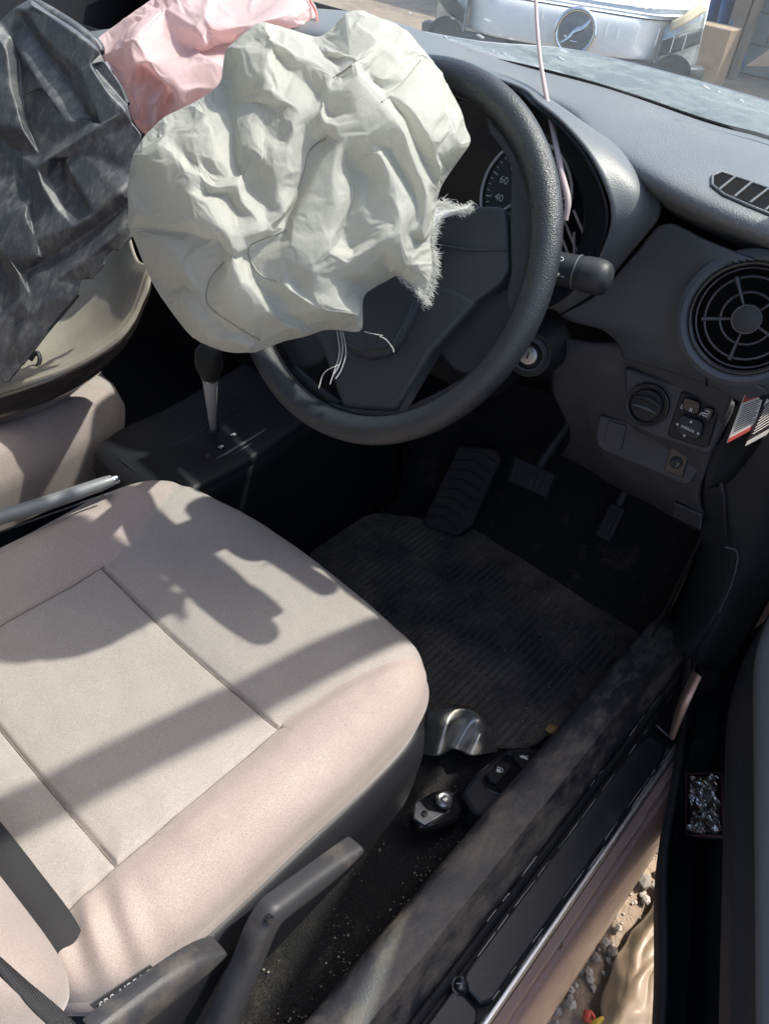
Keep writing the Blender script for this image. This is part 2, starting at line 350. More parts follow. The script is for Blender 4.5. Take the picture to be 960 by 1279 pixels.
def vnormals(V, Fc):
    a, b, c = V[Fc[:, 0]], V[Fc[:, 1]], V[Fc[:, 2]]; fn = np.cross(b - a, c - a); N = np.zeros_like(V)
    for i in range(3):
        for k in range(3): N[:, k] += np.bincount(Fc[:, i], fn[:, k], len(V))
    L = np.linalg.norm(N, axis=1); L[L == 0] = 1; return N / L[:, None]
def crumple(cage, levels, pre, post, amp, scale, toward, sharpen=True):
    """a hand-laid cage of folds, refined, softened and creased -> fabric sheet"""
    V, Fc = refine(cage[0], cage[1], levels - 1); V, _ = relax(V, Fc, pre); V, Fc = refine(V, Fc, 1)
    N = vnormals(V, Fc)
    if (N @ np.array(toward)).mean() < 0: Fc = Fc[:, ::-1]; N = -N
    h = np.zeros(len(V))
    for i, p in enumerate(V):
        q = Vector(p)
        wv = Vector((noise.noise(q * scale * .5), noise.noise(q * scale * .5 + Vector((9, 2, 4))), 0)) * .5
        n1 = noise.noise(q * scale + wv); n2 = noise.noise(q * scale * 2.3 + Vector((3, 7, 1)) + wv); n3 = noise.noise(q * scale * 5.0 + Vector((1, 5, 8)))
        h[i] = amp * (-(abs(n1) - .25) * 1.0 - (abs(n2) - .25) * .45 - (abs(n3) - .2) * .16)
    V = V + N * h[:, None]; V, bnd = relax(V, Fc, post, .4)
    return V, Fc, bnd
def settle(V, Fc, bnd, frames, grow, bend):
    """let the folded sheet buckle as cloth: it grows a little while its rim is held"""
    me = bpy.data.meshes.new('sheet'); me.from_pydata(V.tolist(), [], Fc.tolist()); o = bpy.data.objects.new('sheet', me); COL.objects.link(o)
    o.vertex_groups.new(name='pin').add([int(i) for i in np.nonzero(bnd)[0]], 1.0, 'REPLACE')
    md = o.modifiers.new('cloth', 'CLOTH'); s = md.settings
    s.quality = 6; s.mass = .15; s.tension_stiffness = s.compression_stiffness = 25; s.shear_stiffness = 8; s.bending_stiffness = bend; s.air_damping = 8; s.tension_damping = s.compression_damping = 10
    s.vertex_group_mass = 'pin'; s.pin_stiffness = 5; s.shrink_min = -grow; s.effector_weights.gravity = 0
    md.collision_settings.use_collision = False; md.collision_settings.use_self_collision = False
    md.point_cache.frame_start = 1; md.point_cache.frame_end = frames + 2
    for f_ in range(1, frames + 1): sc.frame_set(f_)
    e = o.evaluated_get(bpy.context.evaluated_depsgraph_get()).data; W = np.array([tuple(v.co) for v in e.vertices])
    bpy.data.objects.remove(o); sc.frame_set(1)
    return W if len(W) == len(V) and np.abs(W - V).max() < .08 else V

# ================================================================ the setting
def ground():
    n = 120; V = []; Fc = []
    ax = [math.copysign(abs(t) ** 3 * 150 + abs(t) * 1.2, t) for t in np.linspace(-1, 1, n)]
    for y in ax:
        for x in ax:
            X, Y = x + .6, y + .5; d = math.hypot(x, y)
            V.append((X, Y, -.28 + (.006 * fbm((X, Y, 0), 6) + .02 * fbm((X, Y, 3), .5) if d < 30 else 0)))
    for i in range(n - 1):
        for j in range(n - 1): Fc.append((i * n + j, i * n + j + 1, (i + 1) * n + j + 1, (i + 1) * n + j))
    return struct(obj('ground', V, Fc, 'dirt'), 'dry brown dirt yard strewn with gravel')
ground()
def rock_mesh(seed, r_):
    bm = bmesh.new(); bmesh.ops.create_icosphere(bm, subdivisions=1, radius=r_)
    for v in bm.verts: v.co = v.co * (1 + .28 * noise.noise(v.co / r_ * 1.3 + Vector((seed * 3.1, 0, 0)))); v.co.z *= .7
    V = [tuple(v.co) for v in bm.verts]; Fc = [tuple(v.index for v in f.verts) for f in bm.faces]; bm.free(); return V, Fc
def gravel():
    rnd = random.Random(3); V = []; Fc = []
    shp = [rock_mesh(i, 1.0) for i in range(8)]
    for i in range(2600):
        x = .40 + rnd.random() * .75; y = -.2 + rnd.random() * 1.5
        s = .0025 + .006 * rnd.random() ** 2.2; v, f = shp[i % 8]; k = len(V); a = rnd.random() * 6; ca, sa = math.cos(a), math.sin(a)
        V += [(x + s * (p[0] * ca - p[1] * sa), y + s * (p[0] * sa + p[1] * ca), -.278 + s * p[2] * .9 + s * .3) for p in v]; Fc += [tuple(q + k for q in t) for t in f]
    tag(obj('gravel', V, Fc, 'stone', None, False), 'loose small gravel on the dirt beside the door sill', 'gravel', kind='stuff')
gravel()
STONES = [(0.5508,0.6229,-0.272,0.014),(0.5689,0.6313,-0.272,0.009),(0.5266,0.6458,-0.272,0.009),(0.5655,0.4894,-0.272,0.01),(0.551,0.4947,-0.272,0.008),(0.5555,0.5284,-0.272,0.007),(0.5516,0.4635,-0.272,0.008),(0.5673,0.5996,-0.272,0.008),(0.555,0.3816,-0.272,0.009),(0.5442,0.3586,-0.272,0.008),(0.5532,0.4388,-0.272,0.007),(0.5457,0.6893,-0.272,0.007),(0.5265,0.5171,-0.272,0.006)]
for i, (x, y, z, s) in enumerate(STONES):
    v, f = rock_mesh(20 + i, s); o = obj('stone', [(a + x, b + y, c + z + s * .35) for a, b, c in v], f, 'stone' if i % 3 else 'stone_dark', None, False)
    if i == 0: tag(o, 'largest pale tan stone in the gravel beside the door sill', 'stone', 'stones lying in the gravel')
    else: tag(o, 'small stone lying in the gravel between the sill and the door', 'stone', 'stones lying in the gravel')
# crumpled brown plastic sheet on the ground
def sheet():
    rows = []
    A = [(0.6118,0.3655,-0.25),(0.5838,0.4291,-0.25),(0.5745,0.488,-0.25),(0.5751,0.5528,-0.25),(0.5738,0.629,-0.25),(0.5702,0.7092,-0.25)]; B = [(0.7476,0.4669,-0.25),(0.7227,0.5393,-0.25),(0.7048,0.597,-0.25),(0.6903,0.6472,-0.25),(0.675,0.7006,-0.25),(0.6587,0.7575,-0.25)]
    n = 60; pa = crom(A, 12); pb = crom(B, 12); m = len(pa); V = []
    for i in range(m):
        for j in range(n):
            t = j / (n - 1); p = pa[i].lerp(pb[i], t); e = min(1, min(t, 1 - t) * 7, min(i, m - 1 - i) / 6)
            h = .012 + .03 * abs(noise.noise(Vector((p.x * 14, p.y * 5, 2)))) + .016 * abs(noise.noise(Vector((p.x * 40, p.y * 14, 7)))) + .01 * noise.noise(p * 9)
            V.append((p.x + .01 * noise.noise(p * 30), p.y, -.272 + .004 + h * (e * .9 + .1)))
    Fc = [(i * n + j, i * n + j + 1, (i + 1) * n + j + 1, (i + 1) * n + j) for i in range(m - 1) for j in range(n - 1)]
    o = obj('plastic_sheet', V, Fc, 'brown_plastic'); solid(o, .0012)
    tag(o, 'crumpled brown plastic sheet lying on the gravel beside the open door', 'plastic sheet')
sheet()
for nm, lab, pts, m in (('petal', 'small orange red petal on the dirt by the plastic sheet', [(0.5728,0.387,-0.268),(0.5821,0.3944,-0.268),(0.5917,0.3922,-0.268),(0.5906,0.38,-0.268),(0.5808,0.3736,-0.268)], 'red_petal'),
                        ('petal', 'small yellow petal on the dirt by the plastic sheet', [(0.5868,0.3785,-0.266),(0.598,0.3989,-0.266),(0.6079,0.3957,-0.266),(0.6048,0.3777,-0.266),(0.5951,0.3713,-0.266)], 'yellow_petal')):
    o = obj(nm, [Vector(p) + Vector((0, 0, .004 * (i % 2))) for i, p in enumerate(pts)], [tuple(range(5))], m); solid(o, .0015); tag(o, lab, 'petal')
# ================================================================ outside, ahead of the windscreen
def van():
    Y0 = 2.25; cx = -.89
    t = thing('parked_van', 'white vehicle with round chrome emblem facing the windscreen', 'vehicle', (cx, Y0, -.28)); t.rotation_euler = (0, 0, math.radians(24))
    hw = .66
    def sec(z, y, w_): return [(cx + w_ * s, y + .07 * abs(s) ** 7 + (.015 * s * s), z) for s in np.linspace(-1, 1, 9)]
    body = [sec(.545, Y0 + .012, .305), sec(.552, Y0, .305), sec(.60, Y0 + .002, .305), sec(.638, Y0 + .012, .32), sec(.658, Y0 + .032, .35), sec(.672, Y0 + .08, .39), sec(.74, Y0 + .48, .41), sec(.80, Y0 + .86, .42)]
    patch('bonnet', body, 'van_white', t, 4, 6, .02)
    tube('bonnet_gap', [Vector(p) + Vector((0, -.001, 0)) for p in sec(.652, Y0 + .0235, .35)], .0022, 'van_black', t, 6, 3)
    patch('windscreen', [sec(.80, Y0 + .87, .48), sec(1.2, Y0 + 1.05, .46), sec(1.5, Y0 + 1.3, .44)], 'lens_clear', t, 3, 3, .01)
    patch('roof', [sec(1.5, Y0 + 1.3, .46), sec(1.56, Y0 + 1.6, .47), sec(1.56, Y0 + 2.6, .47)], 'van_white', t, 3, 3, .03)
    for s in (-1, 1):
        X = cx + s * .42
        plate('side_panel', [(X, Y0 + .20, -.02), (X, Y0 + .20, .60), (X, Y0 + .30, .66), (X, Y0 + .85, .78), (X, Y0 + 2.6, .82), (X, Y0 + 2.6, -.02)], (-s * .04, 0, 0), 'van_white', t, .01)
        lathe('wheel', [(0, -.08), (.20, -.08), (.27, -.06), (.28, 0), (.27, .06), (.20, .08), (0, .07)], (X - s * .12, Y0 + .75, 0), (s, 0, 0), 'rubber', t, 28)
    patch('grille', [sec(.545, Y0 + .035, .44), sec(.48, Y0 + .05, .44), sec(.42, Y0 + .045, .44)], 'van_black', t, 4, 3, .03)
    for z in (.45, .49, .52): patch('grille_bar', [sec(z + .006, Y0 + .025, .40), sec(z - .006, Y0 + .02, .40)], 'dark_plastic', t, 3, 2, .012)
    patch('bumper', [sec(.42, Y0 + .02, .42), sec(.34, Y0 - .03, .43), sec(.20, Y0 - .03, .43), sec(.02, Y0 + .02, .42)], 'van_white', t, 4, 4, .03)
    for s in (1, -1):
        px = lambda a, z, d: (cx + s * (a * .77), Y0 + d, z)
        lens = [[px(.40, .64, .045), px(.46, .665, .07), px(.53, .68, .15)], [px(.395, .56, .03), px(.46, .56, .05), px(.55, .57, .14)], [px(.385, .49, .04), px(.46, .475, .06), px(.55, .49, .15)], [px(.38, .45, .05), px(.46, .44, .07), px(.54, .45, .16)]]
        h = patch('headlight', lens, 'lamp_lens', t, 5, 5, .02)
        lathe('reflector', [(0, .0), (.03, .004), (.05, .018), (.058, .02), (.06, .012)], px(.465, .515, .045), (s * .15, -1, .1), 'lens_clear', h, 24)
        patch('indicator', [[px(.415, .655, .04), px(.46, .68, .065), px(.50, .715, .125)], [px(.412, .63, .038), px(.47, .655, .06), px(.53, .685, .13)]], 'amber', h, 4, 4, .01)
        patch('dark_bezel', [[px(.398, .605, .034), px(.46, .625, .05), px(.535, .64, .13)], [px(.396, .565, .026), px(.46, .58, .044), px(.54, .60, .125)]], 'van_black', h, 4, 4, .008)
    c = Vector((-0.8395,2.235,0.5978)); e = lathe('emblem', [(0, 0), (.052, 0), (.052, .004), (0, .006)], c + Vector((0, .004, 0)), (0, -1, .12), 'steel', t, 36)
    ax = axes((1, 0, 0), (0, .12, 1)); ax = (ax[0], ax[1], Vector((0, -1, .12)).normalized())
    R1 = on(c, ax, [(math.cos(a) * .058, math.sin(a) * .058) for a in np.linspace(0, 2 * PI, 33)], .008)
    tube('emblem_ring', R1, .007, 'chrome', e, 8, caps=False)
    tube('emblem_highlight', on(c, ax, [(-.036, -.034), (-.014, -.016), (.0, .004), (.018, .014), (.036, .036)], .010), [.004, .009, .012, .010, .005], 'chrome', e, 8, 4, flat=.5)  # diagonal highlight across the emblem, modelled as a chrome bar
    tube('emblem_highlight', on(c, ax, [(-.030, -.012), (-.01, -.022), (.012, -.024)], .009), [.002, .004, .002], 'chrome', e, 8, 4, flat=.5)
    for i in range(11):
        x = -.36 + .075 * i + .02 * math.sin(i * 5); tube('drip_mark', [(cx + .13 + x * .62, Y0 + .004, .625 + .006 * (i % 3)), (cx + .13 + x * .62, Y0 + .001, .595 - .012 * (i % 2))], .0013, 'white_print', t, 5)
van()
# block wall, tarp, timber, boards
WY = 7.6
wt = thing('block_wall', 'grey concrete block wall behind the white vehicle', 'wall', (-1.5, WY, -.28))
def blocks():
    me0 = None; rnd = random.Random(5)
    for r_ in range(9):
        for i in range(16):
            x = -5.2 + i * .46 + (.23 if r_ % 2 else 0); z = -.28 + .11 + r_ * .22
            if me0 is None:
                o = box('block', (x, WY, z), (.446, .16, .206), 'block_wall', wt, .006); me0 = o.data; base = Vector((x, WY, z))
            else:
                o = bpy.data.objects.new('block', me0); COL.objects.link(o); o.parent = wt; bevel(o, .006)
                o.location = Vector((x, WY + rnd.uniform(-.006, .006), z)) - base
blocks()
box('mortar', (-1.75, WY, .70), (7.2, .12, 1.94), 'stone', wt, 0)
def tarp():
    n, m = 40, 60; V = []
    for i in range(m):
        t = i / (m - 1); z = 1.75 - t * 1.97
        for j in range(n):
            s = j / (n - 1); x = -2.4568 + s * (.26 + .10 * t + .05 * math.sin(t * 7)) + .05 * t
            V.append((x, WY - .32 + .10 * math.sin(s * 17 + 1.5 * math.sin(t * 5)) * (.4 + .6 * t) + .06 * noise.noise(Vector((s * 6, t * 9, 1))), z + .02 * noise.noise(Vector((s * 9, t * 3, 5)))))
    Fc = [(i * n + j, i * n + j + 1, (i + 1) * n + j + 1, (i + 1) * n + j) for i in range(m - 1) for j in range(n - 1)]
    o = obj('tarpaulin', V, Fc, 'tarp'); solid(o, .006); tag(o, 'blue tarpaulin hanging in folds against the block wall', 'tarpaulin')
tarp()
for x, wd, lab in ((-2.1439, .13, 'weathered grey brown timber post beside the blue tarpaulin'), (-2.0418, .05, 'thin pale timber batten nailed beside the timber post')):
    tag(box('timber_post', (x, 7.2, .85), (wd, .10, 2.26), 'timber', None, .006), lab, 'post')
tag(box('cardboard_box', (-2.1113,6.72,-0.19), (.30, .22, .62), 'cardboard', None, .01), 'plain brown box standing between headlight and blue tarpaulin', 'box')
o = plate('leaning_board', [(-1.7041,6.4,-0.0441), (-1.5493,6.5,0.1311), (-1.4287,6.5,-0.006)], (.0, .03, .0), 'timber', None, .003); tag(o, 'pale wooden board lying at the foot of the block wall', 'board')
# ================================================================ the car shell
car = thing('wrecked_car', 'mauve car body with dirty black sill and open driver door frame', 'car', (-.37, .3, -.28))
def floorpan():
    V = []; Fc = []; xs = np.linspace(-1.16, .36, 60); ys = np.linspace(-1.2, 1.12, 80)
    for y in ys:
        for x in xs:
            z = 0 if y < .82 else (y - .82) * 1.1 if y < 1.0 else .198 + (y - 1.0) * 3
            z += .004 * fbm((x, y, 0), 14)
            V.append((x, y, z))
    n = len(xs)
    for i in range(len(ys) - 1):
        for j in range(n - 1): Fc.append((i * n + j, i * n + j + 1, (i + 1) * n + j + 1, (i + 1) * n + j))
    solid(obj('floor_carpet', V, Fc, 'carpet', car), .02)
floorpan()
SY = list(np.linspace(-1.1, .70, 40))
def sillbend(x, z, y):
    t = max(0, (y - .62) / .25); return (x - .0 * t, y, z + .0 * t)
sweep('sill_trim', [(.346, .004), (.352, .10), (.3535, .120), (.3575, .1285), (.363, .131), (.380, .1312), (.397, .1295), (.4015, .1275), (.412, .113), (.4175, .108), (.4225, .101), (.4235, .085)], list(np.linspace(-1.1, .78, 50)), 'sill_trim', car, k=2, thick=.003)
sweep('weatherstrip', [(.4235, .08), (.425, .092), (.430, .096), (.4345, .090), (.435, .08)], list(np.linspace(-1.1, .78, 40)), 'rubber', car, k=3)
sweep('sill_channel', [(.424, .076), (.44, .074), (.482, .066), (.484, .04)], [-1.1, .9], 'rubber', car)
def scuff():
    ys0, ys1 = .165, .60
    out = [(.4395, ys0 + .012, .0), (.4435, ys0, 0), (.470, ys0, 0), (.4765, ys0 + .012, 0), (.4765, ys1 - .02, 0), (.470, ys1, 0), (.446, ys1 - .006, 0), (.4395, ys1 - .03, 0)]
    p = plate('scuff_plate', [(x, y, .0905 - (x - .44) * .16) for x, y, _ in out], (0, 0, -.014), 'scuff', car, .0025)
    lathe('cap', [(.0095, -.002), (.0095, .0015), (.0075, .002), (.006, .0008), (0, .0006)], (0.4429,0.1612,0.0895), (.15, 0, 1), 'black_gloss', p, 24)
    tube('cap_slot', [Vector((0.4391,0.16,0.0915)), Vector((0.4435,0.1641,0.0915)), Vector((0.4455,0.1587,0.0915))], .0008, 'lettering_grey', p, 6)
    q = plate('scuff_plate', [(x, y + .452 if y > .4 else .617 + (y - ys0), .0905 - (x - .44) * .16) for x, y, _ in [(a, b if b < .4 else .24, 0) for a, b, _ in out]], (0, 0, -.012), 'black_gloss', car, .0025)
    r2 = plate('scuff_plate', [(.4395, -1.0, .0905), (.4765, -1.0, .0845), (.4765, .15, .0845), (.470, .158, .0855), (.4435, .158, .09), (.4395, .15, .0905)], (0, 0, -.012), 'scuff', car, .0025)
scuff()
def dust_lines():
    rnd = random.Random(8)
    for X, Z, y0, y1, nn in ((.4398, .0912, .17, .60, 16), (.4762, .0850, .17, .60, 14), (.4795, .0795, .0, .62, 18), (.4985, .0632, .0, .64, 12), (.4262, .0955, .10, .66, 12)):
        for _ in range(nn):
            y = rnd.uniform(y0, y1); L = rnd.uniform(.008, .035)
            tube('dust_edge', [(X + rnd.uniform(-.0006, .0006), y, Z), (X + rnd.uniform(-.0006, .0006), min(y1, y + L), Z)], rnd.uniform(.0003, .0008), 'dust_line', car, 4)
dust_lines()
sweep('sill_bead', [(.4795, .060), (.480, .078), (.4835, .0805), (.487, .078), (.4875, .060)], list(np.linspace(-1.1, .92, 30)), 'alu', car, k=3)
sweep('outer_sill', [(.486, .058), (.4885, .0665), (.4975, .0625), (.4995, .056), (.5015, .052), (.5065, .050), (.5095, .046), (.522, .020), (.531, -.004), (.535, -.02), (.533, -.05), (.520, -.075), (.49, -.09)], list(np.linspace(-1.1, 1.0, 60)), 'mauve_paint', car, sharp=28)
for i, (x, y, w_) in enumerate([(0.5002,0.2887,0.008),(0.4954,0.3387,0.006),(0.4979,0.4054,0.006),(0.499,0.5228,0.005)]):
    tube('mud_smear', [(x, y - w_, .052 - (x - .503) * 1.75 if x > .503 else .052), (x + .001, y, .052 - (x - .502) * 1.7 if x > .503 else .053), (x - .003, y + w_ * 1.4, .052 - (x - .506) * 1.7 if x > .506 else .053)], [.0008, .0022, .0006], 'twig', car, 6, 3)
# kick panel and cowl side
patch('kick_panel', [[(0.3566,0.655,0.4511),(0.3621,0.68,0.4037),(0.3649,0.76,0.281),(0.3648,0.8,0.1665),(0.3652,0.8,0.0801)], [(0.3754,0.648,0.4742),(0.3897,0.655,0.4373),(0.4088,0.67,0.3882),(0.424,0.7,0.2662),(0.4186,0.7,0.1572)], [(0.3852,0.64,0.5093),(0.4025,0.65,0.4588),(0.4246,0.668,0.3845),(0.4375,0.69,0.2853),(0.4391,0.7,0.1561)], [(0.3964,0.63,0.5696),(0.4174,0.645,0.5092),(0.4405,0.67,0.3976),(0.4517,0.7,0.2814),(0.4559,0.71,0.146)], [(0.4137,0.64,0.5946),(0.4426,0.66,0.5167),(0.4691,0.69,0.4052),(0.48,0.73,0.2651),(0.484,0.75,0.126)]], 'dark_plastic', car, 6, 6, .004)
tube('panel_edge', [(0.3728,0.645,0.4767),(0.3818,0.648,0.4612),(0.392,0.653,0.4337),(0.4038,0.662,0.4007)], [.002, .003, .003, .001], 'lever_grey', car, 8, 4)
tube('panel_edge', [(0.4068,0.664,0.3866),(0.4229,0.664,0.3874),(0.4328,0.672,0.341),(0.4368,0.686,0.272)], .0012, 'grey_plastic', car, 6, 4)
patch('footwell_side', [[(.375, .72, .0), (.372, .72, .2), (.37, .72, .45)], [(.36, .9, .0), (.35, .9, .25), (.35, .9, .5)], [(.34, 1.1, .0), (.33, 1.1, .3), (.33, 1.1, .55)]], 'carpet', car, 4, 4, .004)
patch('jamb_foot', [[(0.448,0.8793,-0.2198),(0.446,0.7656,-0.0032),(0.44,0.7845,0.0544)], [(0.478,0.5477,0.1678),(0.476,0.4334,0.3572),(0.47,0.4775,0.3624)]], 'mauve_paint', car, 5, 5, .004)
patch('door_jamb', [[(.45, .79, -.05), (.456, .80, .20), (.46, .80, .5), (.455, .80, .78)], [(.475, .80, -.05), (.485, .80, .20), (.488, .80, .5), (.47, .83, .80)], [(.50, .86, -.05), (.51, .86, .20), (.51, .86, .5), (.48, .90, .80)]], 'mauve_paint', car, 5, 4, .01)
# firewall, roof, pillars
box('firewall', (-.38, 1.14, .345), (1.62, .02, .70), 'black_plastic', car, 0)
patch('roof', [[(-1.06, .15, 1.13), (-.37, .19, 1.18), (.33, .15, 1.13)], [(-1.06, -.5, 1.16), (-.37, -.5, 1.22), (.33, -.5, 1.16)], [(-1.04, -1.3, 1.12), (-.37, -1.35, 1.17), (.31, -1.3, 1.12)]], 'headliner', car, 6, 6, .03, off=1)
def pillar(name, pts, wv, m='pillar_trim'):
    pts = [Vector(p) for p in pts]; tube(name, pts, wv, m, car, 12, 4, flat=.7)
pillar('a_pillar', [(.428, .87, .79), (.385, .58, .95), (.322, .13, 1.14)], .034)
pillar('a_pillar', [(-1.185, .87, .79), (-1.145, .58, .95), (-1.07, .13, 1.14)], .034)
pillar('roof_rail', [(.33, .15, 1.14), (.345, -.5, 1.17), (.32, -1.3, 1.12)], .035)
pillar('roof_rail', [(-1.07, .15, 1.14), (-1.085, -.5, 1.17), (-1.06, -1.3, 1.12)], .035)
pillar('b_pillar', [(.345, -.62, 1.16), (.41, -.64, .7), (.44, -.62, .05)], .045)
pillar('b_pillar', [(-1.085, -.62, 1.16), (-1.15, -.64, .7), (-1.18, -.62, .05)], .045)
# far (passenger) door
pd = thing('passenger_door', 'closed passenger door trim beyond the passenger seat', 'door', (-1.2, 0, -.1))
patch('door_trim', [[(-1.17, -.6, .0), (-1.16, -.6, .3), (-1.14, -.6, .5), (-1.17, -.6, .68)], [(-1.17, .2, .0), (-1.15, .2, .3), (-1.12, .2, .48), (-1.17, .2, .74)], [(-1.17, 1.25, .0), (-1.16, 1.25, .3), (-1.16, 1.25, .55), (-1.17, 1.25, .90)]], 'black_plastic', pd, 5, 5, .03)
patch('belt_line', [[(-1.175, -.6, .68), (-1.16, -.6, .70), (-1.185, -.6, .71)], [(-1.175, 1.25, .90), (-1.16, 1.25, .92), (-1.185, 1.25, .93)]], 'pillar_trim', pd, 4, 4, .006)
patch('window_glass', [[(-1.18, -.58, .70), (-1.10, -.58, 1.12)], [(-1.18, .2, .73), (-1.10, .14, 1.12)], [(-1.18, .82, .76), (-1.175, .80, .80)]], 'window', pd, 4, 4)
# windscreen
def wsrow(t, xa=-1.15, xb=.43):
    out = []
    for s in np.linspace(-1, 1, 9):
        x = (xa + xb) / 2 + s * ((xb - xa) / 2 - .07 * t); bow = .10 * (1 - s * s)
        y = .835 + bow - t * .70; z = .757 + t * .37 + .015 * (1 - s * s)
        out.append((x, y, z))
    return out
ws = thing('windscreen', 'dusty tinted windscreen above the dashboard', 'windscreen', (-.37, .93, .77))
patch('glass', [wsrow(.0), wsrow(.3), wsrow(.6), wsrow(1)], 'windscreen', ws, 4, 5)
COW = [(-0.6348,1.0165,0.742),(-0.5015,1.04,0.745),(-0.3571,1.0802,0.748),(-0.2506,1.1991,0.748),(-0.0755,1.2182,0.748),(0.0992,1.2015,0.748),(0.2283,1.1689,0.748)]
CWF = [Vector((-1.15, 1.0, .74)), Vector((-.8, 1.02, .74))] + [Vector(p) for p in COW]
CWN = [Vector((p.x + .02, max(.86, .945 - .17 * ((p.x + .36) / .79) ** 2), .742)) for p in CWF]
patch('cowl', [CWN, [a_.lerp(b_, .5) + Vector((0, 0, .004)) for a_, b_ in zip(CWN, CWF)], CWF, [p + Vector((0, .012, -.012)) for p in CWF]], 'cowl_plastic', car, 5, 5, .004)
tube('cowl_lip', CWF, .0016, 'silver_print', car, 6, 4)  # pale silver colour stands in for sunlight on the cowl's front lip
box('cowl_sun_block', (-.34, 1.06, .66), (1.72, .22, .12), 'void', car, 0)  # unseen block added under the cowl to keep sun off the footwell
box('side_sun_block', (.50, .98, .36), (.06, .26, .70), 'void', car, 0)  # unseen filler added at the dash end to stop sun leaking in
BITS = [(-0.3153,0.8363,0.81),(-0.287,0.888,0.7824),(-0.1989,0.8505,0.8024),(-0.2,0.8886,0.782),(-0.1806,0.8889,0.7819),(0.1376,0.821,0.8182),(0.1534,0.8242,0.8165),(0.1785,0.8318,0.8124),(-0.0703,0.8525,0.8014)]
for i, p in enumerate(BITS):
    s = .0022 + .0015 * (i % 3); u = Vector((1, -.2, 0)).normalized() * s * 1.6; v = Vector((0, .88, -.47)) * s
    o = plate('debris_chip', [Vector(p) - u, Vector(p) + v, Vector(p) + u * .8 + v * .3, Vector(p) - v], (0, -.0008, -.0015), 'white_print', None, 0)
    tag(o, 'tiny pale chip of debris on the lower windscreen', 'debris', 'chips on the windscreen')
# ================================================================ dashboard
dash = thing('dashboard', 'dark grey dashboard with instrument hood and round side vent', 'dashboard', (-.3, .75, .5))
def dash_pad():
    # rows run from the windscreen to the driver; columns from passenger side to driver side
    far = [(-1.14, .86, .62), (-.8, .925, .69), (-.45, .945, .758)] + [(-0.2029,0.9497,0.758),(-0.0432,0.955,0.76),(0.1178,0.9152,0.762),(0.2039,0.9058,0.765),(0.3127,0.8551,0.768)]
    mid = [(-1.14, .78, .63), (-.8, .82, .71), (-.45, .84, .785)] + [(-0.0816,0.7803,0.782),(0.0726,0.7501,0.784),(0.2023,0.7153,0.786),(0.2793,0.6996,0.786),(0.3676,0.6821,0.784)]
    edge = [(-1.14, .62, .62), (-.8, .62, .70), (-.45, .66, .785)] + [(-0.0248,0.7174,0.782),(0.1237,0.6257,0.782),(0.2389,0.5764,0.78),(0.3241,0.5782,0.774),(0.3925,0.6036,0.766)]
    roll = [(-1.14, .60, .58), (-.8, .60, .66), (-.45, .645, .745)] + [(-0.0617,0.7831,0.755),(0.0937,0.6929,0.752),(0.2304,0.6132,0.752),(0.3214,0.6096,0.748),(0.394,0.6266,0.742)]
    back = [(-1.14, .62, .54), (-.8, .62, .62), (-.45, .665, .71)] + [(-0.0955,0.8494,0.735),(0.0703,0.7554,0.73),(0.2204,0.6552,0.735),(0.3165,0.6495,0.73),(0.3922,0.6651,0.725)]
    return patch('top_pad', [far, mid, edge, roll, back], 'dash_pad', dash, 8, 8, .004, off=1)
PAD = dash_pad()
tube('gap_shade_strip', [(-0.4399,0.8533,0.757),(-0.3278,0.8747,0.76),(-0.1795,0.9137,0.764),(-0.025,0.9191,0.766),(0.1291,0.8847,0.768),(0.2115,0.8798,0.77),(0.3169,0.8347,0.772)], .0055, 'void', dash, 8, 5)  # near-black tube stands in for the shaded gap between dash and cowl
tube('pad_lip', [(-0.4117,0.8237,0.758),(-0.2929,0.8327,0.764),(-0.1421,0.8576,0.77),(0.0062,0.8603,0.772),(0.1513,0.8298,0.774),(0.2305,0.8227,0.776),(0.3298,0.7819,0.778)], .0035, 'vent_trim', dash, 8, 5)
patch('passenger_fascia', [[(-1.14, .64, .57), (-.8, .63, .64), (-.45, .66, .72), (-.22, .66, .72)], [(-1.14, .61, .50), (-.8, .60, .54), (-.45, .61, .58), (-.22, .62, .56)], [(-1.14, .64, .45), (-.8, .63, .42), (-.45, .60, .40), (-.22, .60, .38)], [(-1.14, .78, .30), (-.8, .78, .28), (-.45, .66, .25), (-.22, .66, .22)]], 'dash_lower', dash, 6, 6, .006)
patch('centre_stack', [[(-.52, .60, .72), (-.36, .585, .73), (-.20, .60, .72)], [(-.52, .58, .55), (-.36, .56, .55), (-.20, .58, .55)], [(-.52, .62, .30), (-.36, .58, .28), (-.20, .62, .27)]], 'black_plastic', dash, 6, 6, .01)
